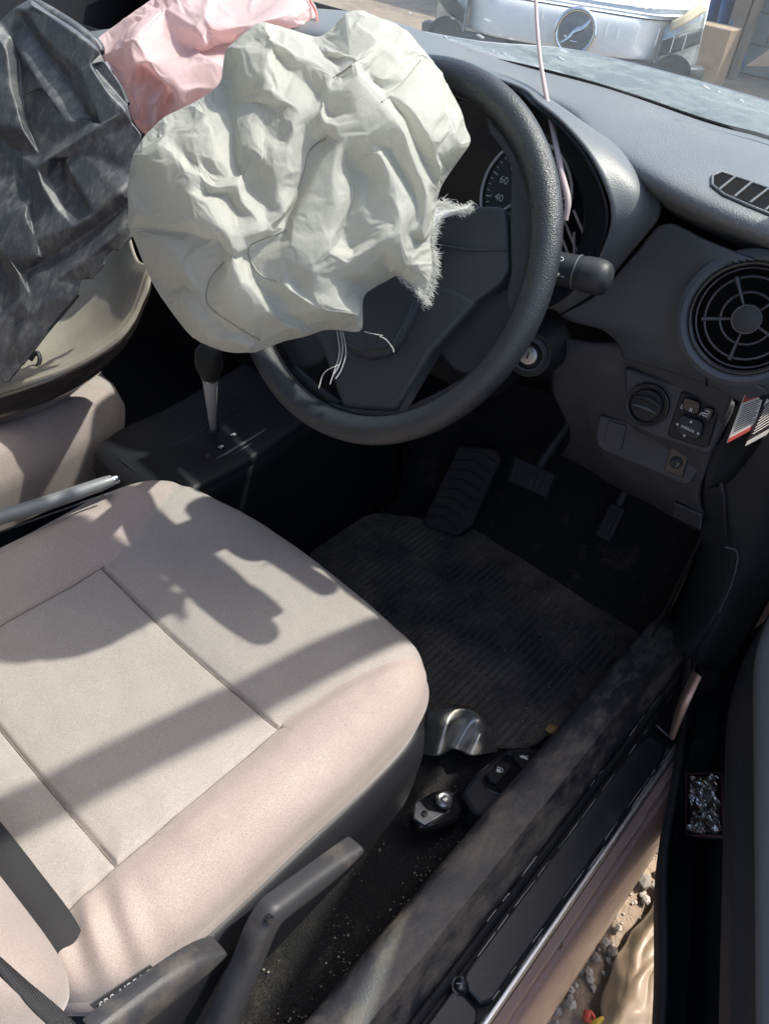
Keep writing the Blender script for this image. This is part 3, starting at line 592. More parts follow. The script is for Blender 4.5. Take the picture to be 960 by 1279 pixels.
# demister grille on the pad
def demister():
    V = [v.co + dash.location for v in PAD.data.vertices]; bv = BVHTree.FromPolygons(V, [tuple(p.vertices) for p in PAD.data.polygons])
    def up(L, h): return [Vector((p[0], p[1], bv.ray_cast(Vector((p[0], p[1], 1.2)), Vector((0, 0, -1)))[0].z + h)) for p in L]
    out = [(0.2497,0.6121,0.788),(0.2518,0.6275,0.788),(0.2797,0.6286,0.788),(0.3094,0.6304,0.788),(0.3287,0.628,0.788),(0.3385,0.6058,0.788),(0.3187,0.5858,0.788),(0.2976,0.5839,0.788),(0.275,0.5842,0.788),(0.2591,0.5925,0.788)]
    oo = up(out, .0052); g = plate('demister_grille', oo, (0, 0, -.006), 'void', dash, 0)
    A = [(0.2676,0.5872,0.788),(0.2832,0.5863,0.788),(0.2976,0.5875,0.788),(0.3126,0.5865,0.788),(0.325,0.5919,0.788)]; B_ = [(0.2654,0.6254,0.788),(0.2811,0.627,0.788),(0.2974,0.6263,0.788),(0.3121,0.6272,0.788),(0.3268,0.6251,0.788)]
    for a, b in zip(up(A, .0056), up(B_, .0056)): tube('grille_slat', [a, b], .0021, 'hood_soft', g, 8, flat=.6)
    r2 = up(out, .0056); tube('grille_rim', r2 + [r2[0]], .0013, 'dash_pad', g, 8)
demister()
# instrument hood
LIP = [(0.0244,0.6,0.8185),(0.0731,0.575,0.8163),(0.1129,0.562,0.809),(0.152,0.552,0.7937),(0.1796,0.548,0.7713),(0.1929,0.548,0.7494),(0.1935,0.552,0.7222),(0.1821,0.56,0.6803),(0.1589,0.57,0.6433),(0.1329,0.58,0.6172)]
OUTR = [(0.0025,0.66,0.8043),(0.0468,0.65,0.7998),(0.092,0.635,0.7956),(0.145,0.625,0.7862),(0.1902,0.612,0.7737),(0.2134,0.605,0.7576),(0.2176,0.6,0.739),(0.203,0.6,0.7046),(0.1793,0.6,0.6526),(0.1415,0.605,0.6069)]
INN = [(-0.0289,0.685,0.778),(0.0023,0.685,0.7702),(0.0359,0.685,0.76),(0.0668,0.685,0.739),(0.0909,0.685,0.7124),(0.1021,0.685,0.6904),(0.1051,0.685,0.6669),(0.1007,0.685,0.6339),(0.088,0.685,0.6065),(0.073,0.685,0.588)]
XM = min(LIP[0][0], OUTR[0][0], INN[0][0]) - .012
def arch(L):
    R_ = L[::-1]                    # from the lower right up to the crown
    return R_ + [(2 * XM - p[0], p[1], p[2]) for p in L]
patch('hood_outer', [arch(OUTR), [tuple((Vector(a) * .5 + Vector(b) * .5) + Vector((.004, -.006, .006))) for a, b in zip(arch(OUTR), arch(LIP))], arch(LIP)], 'hood_soft', dash, 5, 6, .003)
patch('hood_inner', [arch([tuple(Vector(p) + Vector((-.003, .001, -.003))) for p in LIP]), [tuple(Vector(a) * .55 + Vector(b) * .45) for a, b in zip(arch(LIP), arch(INN))], arch(INN)], 'black_plastic', dash, 5, 6, .003)
# cluster
cl = plate('instrument_cluster', arch([tuple(Vector(p) + Vector((.004, .004, 0))) for p in INN]), (0, .01, 0), 'gauge_face', dash, 0)
def gauge(c, r_, nums):
    ax = axes((1, 0, 0), (0, .25, 1)); c = Vector(c); Z = ax[2]
    g = lathe('dial', [(0, -.001), (r_ * .98, -.001), (r_ * .98, .001), (0, .001)], c, Z, 'gauge_face', cl, 40)
    tube('dial_bezel', on(c, ax, [(r_ * math.cos(a), r_ * math.sin(a)) for a in np.linspace(0, 2 * PI, 49)], .004), .0018, 'silver_print', cl, 8, caps=False)
    for i in range(37):
        a = math.radians(225 - i * 7.5); L = .12 if i % 4 == 0 else .06
        tube('tick', on(c, ax, [(r_ * (.9 - L) * math.cos(a), r_ * (.9 - L) * math.sin(a)), (r_ * .9 * math.cos(a), r_ * .9 * math.sin(a))], .0016), .0006 if i % 4 else .0009, 'silver_print', cl, 4)
    for a, s in nums:
        a = math.radians(a); text('number', s, r_ * .2, on(c, ax, [(r_ * .6 * math.cos(a), r_ * .6 * math.sin(a))], .0018)[0], ax, 'silver_print', cl)
    tube('needle', on(c, ax, [(0, 0), (r_ * .75 * math.cos(math.radians(-135)), r_ * .75 * math.sin(math.radians(-135)))], .005), [.002, .0008], 'silver_print', cl, 6)
    lathe('hub', [(.010, 0), (.010, .006), (.007, .009), (0, .0095)], c, Z, 'black_plastic', cl, 20)
GC = Vector((0.0232,0.678,0.6876))
gauge(GC, .061, [(228, '20'), (198, '40'), (166, '60'), (134, '80'), (102, '100'), (70, '120'), (38, '140'), (6, '160'), (-26, '180')])
for a, b in ([((0.0797,0.674,0.6818),(0.1098,0.676,0.6475)),((0.0902,0.674,0.6944),(0.1191,0.676,0.6633)),((0.0869,0.674,0.6575),(0.1084,0.676,0.6301)),((0.0983,0.674,0.671),(0.1081,0.676,0.635))]):
    tube('cluster_trim', [a, b], .0016, 'silver_print', cl, 6)
tube('cluster_arc', [(0.0595,0.674,0.7576),(0.0843,0.674,0.7346),(0.103,0.674,0.7049),(0.1105,0.674,0.6704),(0.109,0.674,0.6358)], .0014, 'grey_plastic', cl, 6, 4)
# fascia right of the hood
FA = [[(0.142,0.605,0.6051),(0.1795,0.602,0.6483),(0.2059,0.6,0.7015),(0.2264,0.595,0.7407),(0.2748,0.58,0.7451),(0.3381,0.575,0.745),(0.3941,0.58,0.7427)],
      [(0.1484,0.606,0.6034),(0.1915,0.602,0.642),(0.2243,0.597,0.6903),(0.2525,0.588,0.7212),(0.2899,0.578,0.7295),(0.3472,0.574,0.7337),(0.4,0.58,0.7303)],
      [(0.1571,0.608,0.6024),(0.2078,0.602,0.6317),(0.2439,0.598,0.6698),(0.274,0.592,0.687),(0.3071,0.586,0.6987),(0.3618,0.582,0.7109),(0.4055,0.585,0.7156)],
      [(0.1714,0.61,0.6039),(0.2291,0.603,0.6252),(0.2607,0.6,0.6464),(0.288,0.596,0.6549),(0.3218,0.592,0.6666),(0.3754,0.59,0.6824),(0.4139,0.59,0.6873)],
      [(0.1917,0.614,0.6052),(0.2362,0.608,0.6111),(0.2715,0.604,0.6245),(0.3042,0.6,0.6315),(0.3355,0.598,0.6376),(0.3785,0.596,0.6444),(0.4107,0.6,0.6478)],
      [(0.2133,0.618,0.5953),(0.2433,0.612,0.5991),(0.2788,0.608,0.6072),(0.3131,0.604,0.6134),(0.3381,0.602,0.6168),(0.3667,0.602,0.6196),(0.3819,0.604,0.6208)],
      [(0.2214,0.622,0.5801),(0.2467,0.618,0.5863),(0.2809,0.615,0.5926),(0.3138,0.612,0.5979),(0.3356,0.61,0.5997),(0.3513,0.61,0.5978),(0.3577,0.612,0.5953)]]
VC = Vector((0.3386,0.58,0.6922)); VN = Vector((.10, -1, .22)).normalized()
patch('side_fascia', FA, 'dash_hard', dash, 8, 8, .004, hole=(VC, VN, .051))
# joint line between fascia and vent surround
tube('panel_joint', [(0.2825,0.5938,0.6515),(0.2905,0.5978,0.6372),(0.3025,0.5998,0.6271),(0.3158,0.6018,0.6203),(0.3195,0.6068,0.6077),(0.3221,0.6098,0.5979)], .0011, 'black_gloss', dash, 6, 3)
tube('panel_ledge', [(0.3313,0.599,0.626),(0.3572,0.598,0.6259),(0.3779,0.6,0.626)], .0022, 'grey_plastic', dash, 6, 3)
# round vent
def vent():
    c = VC + VN * .004; n = VN; X = Vector((0, 0, 1)).cross(-n); X = -X if X.x < 0 else X; X.normalize(); Y = n.cross(X); Y = Y if Y.z > 0 else -Y; ax = (X, Y, n); R_ = .0535
    v = lathe('side_vent', [(R_ + .010, -.004), (R_ + .009, .003), (R_ + .004, .006), (R_, .004), (R_ - .004, -.006), (R_ - .005, -.026), (R_ - .012, -.030), (0, -.03)], c, n, 'dash_hard', dash, 48, caps=False)
    tube('vent_ring', on(c, ax, [((R_ - .003) * math.cos(a), (R_ - .003) * math.sin(a)) for a in np.linspace(0, 2 * PI, 49)], -.001), .0030, 'black_gloss', v, 8, caps=False)
    lathe('vent_well', [(R_ - .007, -.002), (R_ - .009, -.018), (0, -.022)], c, n, 'void', v, 40, caps=False)
    for rr in (.024, .038, .046): tube('vent_hoop', on(c, ax, [(rr * math.cos(a), rr * math.sin(a)) for a in np.linspace(0, 2 * PI, 41)], -.005), .0013, 'vent_trim', v, 6, caps=False)
    for k_ in range(5):
        a = math.radians(-90 + 72 * k_ + 2); b = on(c, ax, [(.012 * math.cos(a), .012 * math.sin(a)), (.040 * math.cos(a), .040 * math.sin(a))], -.003)
        tube('vent_vane', b, [.0012, .0022], 'vent_trim', v, 6)
    h = lathe('vent_hub', [(.0135, -.008), (.0135, -.001), (.012, .002), (.007, .0032), (0, .0035)], c, n, 'lever_grey', v, 28)
    h['label'] = 'pale grey centre knob'
    tube('hub_rim', on(c, ax, [(.0128 * math.cos(a), .0128 * math.sin(a)) for a in np.linspace(0, 2 * PI, 29)], .0008), .0008, 'grey_plastic', v, 6, caps=False)
    text('arrow', 'v', .006, on(c, ax, [(.004, .004)], .0038)[0], (X, Y, n), 'sticker_black', v)
vent()
# dash end cap with the warning stickers
cap = patch('end_cap', [[(0.3844,0.6,0.6632),(0.3739,0.604,0.6353),(0.3594,0.612,0.5952),(0.3573,0.628,0.5435),(0.3504,0.64,0.5034),(0.3583,0.655,0.4521),(0.3731,0.68,0.3976)], [(.402, .66, .70), (.402, .66, .64), (.40, .665, .59), (.398, .675, .54), (.396, .685, .50), (.394, .70, .46), (.392, .72, .41)], [(.412, .74, .70), (.412, .74, .64), (.41, .74, .59), (.408, .745, .54), (.406, .75, .50), (.402, .76, .46), (.40, .77, .41)]], 'dark_plastic', dash, 4, 4, .003)
# lower knee panel, switch panel
patch('knee_panel', [[(0.1281,0.628,0.5643),(0.1699,0.628,0.5743),(0.2088,0.63,0.589),(0.2286,0.628,0.5884),(0.2859,0.626,0.5957),(0.3477,0.62,0.5986)], [(0.136,0.635,0.5208),(0.1799,0.634,0.5309),(0.221,0.634,0.5399),(0.2546,0.634,0.5348),(0.3003,0.632,0.5376),(0.35,0.628,0.5501)], [(0.1381,0.65,0.4802),(0.1765,0.648,0.4849),(0.2101,0.646,0.4782),(0.2669,0.644,0.4851),(0.3139,0.642,0.4892),(0.3511,0.638,0.5014)], [(0.1491,0.665,0.4521),(0.1843,0.662,0.4557),(0.2215,0.66,0.4327),(0.2768,0.658,0.4367),(0.3208,0.656,0.4393),(0.3546,0.652,0.4439)], [(0.1589,0.7,0.3975),(0.1947,0.695,0.3998),(0.2359,0.69,0.3855),(0.2847,0.688,0.3866),(0.3307,0.685,0.3907),(0.3697,0.68,0.3953)], [(0.1217,0.78,0.2996),(0.1727,0.78,0.2986),(0.2218,0.78,0.2977),(0.2744,0.78,0.3003),(0.3198,0.78,0.2994),(0.3707,0.77,0.3069)]], 'dash_lower', dash, 6, 6, .004)
def switches():
    P0 = Vector((0.3022,0.622,0.5453)); n = Vector((.06, -1, .24)).normalized(); X = Vector((1, .06, .0)); X = (X - n * X.dot(n)).normalized(); Y = n.cross(X); ax = (X, Y, n)
    if Y.z < 0: Y = -Y; ax = (X, Y, n)
    def at(L): return [Vector(p) for p in L]
    pan = plate('switch_panel', at([(0.2264,0.6233,0.5695),(0.2461,0.625,0.5719),(0.292,0.6288,0.5762),(0.3401,0.6327,0.5804),(0.35,0.6332,0.5801),(0.3524,0.6305,0.5682),(0.3535,0.6205,0.5264),(0.3514,0.6187,0.5194),(0.3305,0.6167,0.5161),(0.2888,0.6133,0.5122),(0.271,0.6121,0.5119),(0.2568,0.6129,0.5185),(0.2434,0.6164,0.5366)]), -n * .012, 'dash_lower', dash, .003)
    c = Vector((0.2685,0.6194,0.5428))
    d = lathe('dial_knob', [(.0245, -.001), (.0245, .003), (.0225, .005), (.0205, .0045), (.020, -.003), (.018, -.003), (.0185, .004), (.017, .006), (0, .0065)], c, n, 'black_plastic', pan, 40)
    tube('dial_ring', on(c, ax, [(.0235 * math.cos(a), .0235 * math.sin(a)) for a in np.linspace(0, 2 * PI, 41)], .004), .0014, 'black_gloss', d, 8, caps=False)
    tube('dial_grip', on(c, ax, [(-.015, .005), (0, .008), (.015, .005)], .0065), [.002, .004, .002], 'dark_plastic', d, 8, 4)
    tube('dial_grip', on(c, ax, [(-.014, -.005), (0, -.003), (.014, -.004)], .0065), [.001, .002, .001], 'grey_plastic', d, 8, 4)
    PL = ((0.3022,0.622,0.5453),(0.06,-1,0.24))
    mo = plate('mirror_control', at([(0.2961,0.6245,0.5707),(0.2981,0.625,0.5725),(0.3364,0.6278,0.5744),(0.3401,0.6275,0.5723),(0.348,0.6181,0.531),(0.3466,0.6169,0.5264),(0.3067,0.6132,0.5211),(0.3028,0.6135,0.5232)]), -n * .006, 'black_plastic', pan, .0015)
    def pad(nm, pts, h, m='black_gloss'): return plate(nm, [Vector(p) + n * (.003 + h) for p in pts], -n * (h + .004), m, mo, .0012)
    lr = pad('rocker_switch', [(0.3026,0.624,0.5669),(0.3042,0.6247,0.5695),(0.3174,0.6258,0.5707),(0.3212,0.6255,0.5686),(0.3239,0.6239,0.5613),(0.3224,0.6227,0.5568),(0.3091,0.6216,0.5555),(0.3045,0.6218,0.5573)], .003)
    fb = pad('fold_switch', [(0.3261,0.6256,0.5679),(0.3331,0.6266,0.5701),(0.3369,0.6263,0.5681),(0.3381,0.6245,0.5601),(0.3363,0.6235,0.5565),(0.3292,0.623,0.5561),(0.3262,0.6234,0.5585)], .003)
    js = pad('mirror_pad', [(0.3076,0.6195,0.5471),(0.3103,0.6207,0.5512),(0.3289,0.6222,0.553),(0.3338,0.6219,0.5505),(0.337,0.6192,0.5385),(0.3352,0.6177,0.5327),(0.3157,0.616,0.5303),(0.3099,0.6162,0.5325)], .004, 'dark_plastic')
    def T(s, q, size, par, h=.0108): text('marking', s, size, Vector(q) + n * h, ax, 'white_print', par)
    T('L', (0.3053,0.6253,0.5583), .0062, lr); T('R', (0.3153,0.6261,0.5589), .0062, lr)
    q = Vector((0.33,0.6274,0.5608))
    tube('fold_icon', on(q, ax, [(-.004, -.003), (-.004, .0), (.0035, .002), (.0035, -.001), (-.001, -.0018), (-.002, -.001)], .0106), .0006, 'white_print', fb, 5)
    tube('fold_icon', on(q, ax, [(-.001, .0045), (.003, .0045), (.004, .003)], .0106), .0005, 'white_print', fb, 5)
    q = Vector((0.3211,0.6217,0.5394))
    text('marking', 'MIRROR', .0042, q + n * .0116, ax, 'white_print', js)
    for dx, dy, a in ((0, .0085, 90), (0, -.0085, 270), (-.012, 0, 180), (.012, 0, 0)):
        cc = [(dx + .0018 * math.cos(math.radians(a + k_ * 120)), dy + .0018 * math.sin(math.radians(a + k_ * 120))) for k_ in range(3)]
        plate('arrow_mark', on(q, ax, cc, .0114), n * -.0004, 'white_print', js, 0)
    # lower blanking panel
    lo = plate('blanking_panel', at([(0.2111,0.638,0.4895),(0.2476,0.6422,0.4966),(0.2654,0.642,0.4923),(0.3464,0.6487,0.4988),(0.3467,0.6459,0.4888),(0.3428,0.6381,0.4617),(0.3389,0.6367,0.4575),(0.2333,0.6287,0.4514),(0.224,0.629,0.4547),(0.2176,0.6312,0.4636)]), -n * .012, 'dash_lower', dash, .0025)
    for L in ([(0.2244,0.6367,0.489),(0.2476,0.639,0.4922),(0.2548,0.6314,0.4637),(0.2306,0.6295,0.4619)],): plate('blank', L, -n * .004, 'dash_lower', lo, .001)
    sw = plate('levelling_switch', [(0.3047,0.642,0.4944),(0.3269,0.6437,0.4958),(0.3332,0.6356,0.4656),(0.3103,0.634,0.4647)], -n * .006, 'black_gloss', lo, .001)
    c = Vector((0.3185,0.6412,0.478))
    lathe('thumbwheel', [(.0075, -.002), (.0075, .004), (.005, .006), (0, .006)], c, n, 'dark_plastic', sw, 20); tube('marking', on(c, ax, [(.003, -.003), (.0045, .003), (.002, .002)], .0095), .0006, 'lettering_grey', sw, 5)
    fz = plate('fuse_cover', at([(0.3295,0.668,0.4067),(0.367,0.668,0.4103),(0.3717,0.668,0.3878),(0.3333,0.668,0.3848)]), (0, .01, 0), 'dark_plastic', dash, .0015)
    tube('cover_edge', [(0.3295,0.666,0.4065),(0.3657,0.666,0.4106),(0.3712,0.666,0.3914)], .0009, 'grey_plastic', fz, 6)
switches()
# warning stickers on the dash end
SN = Vector((1, -.5, .2)).normalized()
def sticker(name, lab, pts, m, stripe, edge, rows):
    pts = [Vector(p) for p in pts]; s = plate(name, pts, SN * -.0008, m, None, 0); tag(s, lab, 'sticker')
    a, b, c, d = pts                                                     # a top-left, b top-right, c bottom-right, d bottom-left
    for i in range(rows):
        t = .22 + .62 * i / rows; p0 = a.lerp(d, t); p1 = b.lerp(c, t); e = .08 + .06 * ((i * 7) % 3)
        tube('print_line', [p0.lerp(p1, .10) + SN * .0005, p0.lerp(p1, 1 - e) + SN * .0005], .0004, stripe, s, 4)
    for t0, t1 in ((0, .15), (.9, 1)): plate('band', [a.lerp(d, t0) + SN * .0004, b.lerp(c, t0) + SN * .0004, b.lerp(c, t1) + SN * .0004, a.lerp(d, t1) + SN * .0004], SN * -.0003, edge, s, 0)
ST = [(0.362,0.6046,0.6085),(0.3732,0.6285,0.6118),(0.3805,0.6255,0.5681),(0.3681,0.5962,0.5565)]
sticker('warning_sticker', 'white warning sticker with red border on the dash end by the door', ST, 'sticker_white', 'sticker_black', 'sticker_red', 11)
ST2 = [(0.3779,0.6298,0.602),(0.3868,0.656,0.6227),(0.3942,0.6461,0.5607),(0.3819,0.6171,0.5499)]
sticker('warning_sticker', 'black sticker with white print on the dash end by the door', ST2, 'sticker_black', 'sticker_white', 'sticker_white', 9)
# hidden body of the dash, so that nothing shows through its gaps
patch('dash_core', [[(-1.12, .70, .68), (-.3, .72, .70), (.10, .76, .64), (.36, .74, .64)], [(-1.12, .68, .5), (-.3, .70, .5), (.10, .78, .52), (.36, .74, .52)], [(-1.12, .85, .3), (-.3, .85, .3), (.10, .84, .36), (.37, .80, .40)]], 'black_plastic', dash, 4, 4, .01)
# ================================================================ steering column and wheel
CWV = Vector((0.033,0.405,0.688)); WX = Vector((1, 0, 0)); WY_ = Vector((0,0.4821,0.8761)); WZ = Vector((0,-0.8761,0.4821))
ROT = math.radians(22); RX = WX * math.cos(ROT) + WY_ * math.sin(ROT); RY = -WX * math.sin(ROT) + WY_ * math.cos(ROT); RAX = (RX, RY, WZ); FAX = (WX, WY_, WZ)
col = thing('steering_column', 'black steering column shroud with ignition lock and light stalk', 'steering column', tuple(CWV - WZ * .2))
def ell(a, b, h, n=20, dx=0, dy=0): return [CWV + WX * (dx + a * math.copysign(abs(math.cos(t)) ** .7, math.cos(t))) + WY_ * (dy + b * math.copysign(abs(math.sin(t)) ** .7, math.sin(t))) + WZ * h for t in [2 * PI * i / n for i in range(n)]]
V, Fc = gridmesh([ell(.052, .045, -.045, dy=-.01), ell(.066, .06, -.055, dy=-.015), ell(.074, .068, -.085, dy=-.02), ell(.078, .070, -.16, dy=-.03), ell(.08, .07, -.26, dy=-.04)], True)
Fc.append(tuple(range(20))); subs(obj('shroud', V, Fc, 'black_plastic', col), 1)
tube('shroud_joint', [CWV + WX * .080 + WY_ * -.02 + WZ * -.06, CWV + WX * .083 + WY_ * -.03 + WZ * -.16], .001, 'black_gloss', col, 6)
igp = Vector((0.1349,0.565,0.5655)); ign = Vector((.25, -.93, .28)).normalized()
tube('ignition_boss', [igp - ign * .08, igp - ign * .002], [.034, .026], 'black_plastic', col, 24)
ig = lathe('ignition_lock', [(.0215, -.004), (.0215, .001), (.019, .0025), (.0165, .001), (.016, -.002), (.0125, -.002), (.0118, .002), (0, .0022)], igp, ign, 'dark_plastic', col, 32)
lathe('key_barrel', [(.0105, 0), (.0105, .0035), (.008, .0042), (0, .0038)], igp, ign, 'steel', ig, 24)
ia = frame(ign); box('key_slot', igp + ign * .0045, (.0016, .007, .0008), 'black_gloss', ig, 0, (ia[0], ia[1], ia[2]))
tube('lock_ring', [igp + (ia[0] * math.cos(a) + ia[1] * math.sin(a)) * .0175 + ign * .002 for a in np.linspace(0, 2 * PI, 33)], .0009, 'grey_plastic', ig, 6, caps=False)
st0 = Vector((.07, .49, .69)); st1 = Vector((0.2057,0.512,0.7035))
stk = tube('light_stalk', [st0, st0.lerp(st1, .4), st1], [.0105, .0135, .0165], 'dark_plastic', col, 20)
sd = (st1 - st0).normalized(); lathe('stalk_knob', [(.0168, -.004), (.0170, .006), (.0165, .013), (.0145, .0185), (.010, .022), (0, .0235)], st1 - sd * .003, sd, 'lever_grey', stk, 24, label='pale grey rounded end of the stalk')
cd = (Vector((0.5016,-0.1542,1.0012)) - st1); cd = (cd - sd * cd.dot(sd)).normalized(); sax = (sd, cd.cross(sd), cd); sax = (sd, (cd.cross(sd)).normalized(), cd)
def smark(s, q, dy, size):
    p = st0.lerp(st1, q); a = dy / .016; text('marking', s, size, p + (cd * math.cos(a) + sax[1] * math.sin(a)) * .0172, (sd, (sax[1] * math.cos(a) - cd * math.sin(a)), (cd * math.cos(a) + sax[1] * math.sin(a))), 'silver_print', stk)
smark('OFF –', .80, -.006, .0055); smark('•', .79, .0015, .008); smark('D', .80, .008, .0065); smark('00', .68, .009, .0055)
rg = st0.lerp(st1, .9); tube('stalk_ring', [rg + (sax[1] * math.cos(a) + cd * math.sin(a)) * .0160 for a in np.linspace(0, 2 * PI, 29)], .0008, 'grey_plastic', stk, 6, caps=False)
tube('wiper_stalk', [(-.04, .505, .672), (-.13, .52, .68), (-.165, .525, .682)], [.0105, .0135, .014], 'dark_plastic', col, 16)

sw = thing('steering_wheel', 'black grained steering wheel turned slightly left behind the airbag', 'steering wheel', tuple(CWV - WZ * .05))
def torus(name, R_, a, b, m, par, n=120, k_=18, h=0):
    rows = []
    for i in range(n):
        t = 2 * PI * i / n; e = RX * math.cos(t) + RY * math.sin(t)
        rows.append([CWV + e * (R_ + a * math.cos(s)) + WZ * (h + b * math.sin(s)) for s in [2 * PI * j / k_ for j in range(k_)]])
    rows.append(rows[0]); V, Fc = gridmesh(rows, True); o = obj(name, V, Fc, m, par); return o
torus('rim', .1708, .0143, .0140, 'rim_grain', sw)
torus('rim_seam', .1578, .0022, .0022, 'black_gloss', sw, 120, 8, -.0035)
def wpl(name, pts, h, d, m, bev=.002, par=None): return plate(name, on(CWV, RAX, pts, h), WZ * -d, m, par or sw, bev, seg=3)
for s in (1, -1):
    # spoke, rounded flare along the rim, recessed lower web, slot
    a = [(s * .045, .047), (s * .088, .044), (s * .121, .041), (s * .1265, .036), (s * .131, .014), (s * .136, -.016), (s * .128, -.028), (s * .105, -.044), (s * .085, -.062), (s * .045, -.05)]
    wpl('spoke', a, -.006, .022, 'spoke', .004)
    fl = [(.157 * math.cos(t) * s, .157 * math.sin(t)) for t in np.radians(np.linspace(-24, 52, 14))] + [(.1475 * math.cos(t) * s, .1475 * math.sin(t)) for t in np.radians([47, 38, 30])] + [(.1305 * s, .040), (.1335 * s, .014), (.1385 * s, -.018), (.136 * s, -.04)]
    wpl('spoke_end', fl, -.005, .016, 'pad_leather', .003)
    web = [(s * .10, -.042), (s * .138, -.022), (s * .150, -.045), (s * .135, -.083), (s * .112, -.113), (s * .083, -.104), (s * .06, -.085)]
    wpl('lower_web', web, -.020, .012, 'dark_plastic', .003)
    wpl('lower_web', [(s * .046, -.150), (s * .085, -.133), (s * .108, -.117), (s * .112, -.112), (s * .105, -.108), (s * .075, -.126), (s * .040, -.143)], -.012, .012, 'dark_plastic', .003)
    tube('spoke_crease', on(CWV, RAX, [(s * .05, .012), (s * .09, .004), (s * .133, .002)], -.0058), [.001, .002, .001], 'spoke', sw, 6, 3)
boss = [(-.108, -.044), (-.066, -.09), (-.034, -.147), (-.030, -.150), (.030, -.150), (.034, -.147), (.066, -.09), (.108, -.044), (.08, -.03), (-.08, -.03)]
wpl('lower_boss', boss, -.004, .024, 'spoke', .005)
foot = [(.157 * math.cos(t), .157 * math.sin(t)) for t in np.radians(np.linspace(-112, -68, 9))] + [(.045, -.146), (.02, -.149), (-.02, -.149), (-.045, -.146)]
wpl('rim_foot', foot, -.006, .016, 'dark_plastic', .003)
padp = [(-.062, .052), (-.03, .060), (.03, .060), (.052, .052), (.060, .03), (.060, -.005), (.052, -.045), (.036, -.082), (.024, -.096), (0, -.101), (-.024, -.096), (-.036, -.082), (-.052, -.045), (-.062, .0)]
wpl('hub_pad', padp, .004, .03, 'pad_leather', .006)
pst = [Vector((p[0] * .92, p[1] * .92, 0)) for p in padp]; pst = crom(pst, 4, True); tube('pad_stitching', [on(CWV, RAX, [(p.x, p.y)], .0048)[0] for p in pst] , .0007, 'black_gloss', sw, 5, caps=False)
tube('column_shaft', [CWV - WZ * .02, CWV - WZ * .07], .035, 'black_plastic', sw, 20)
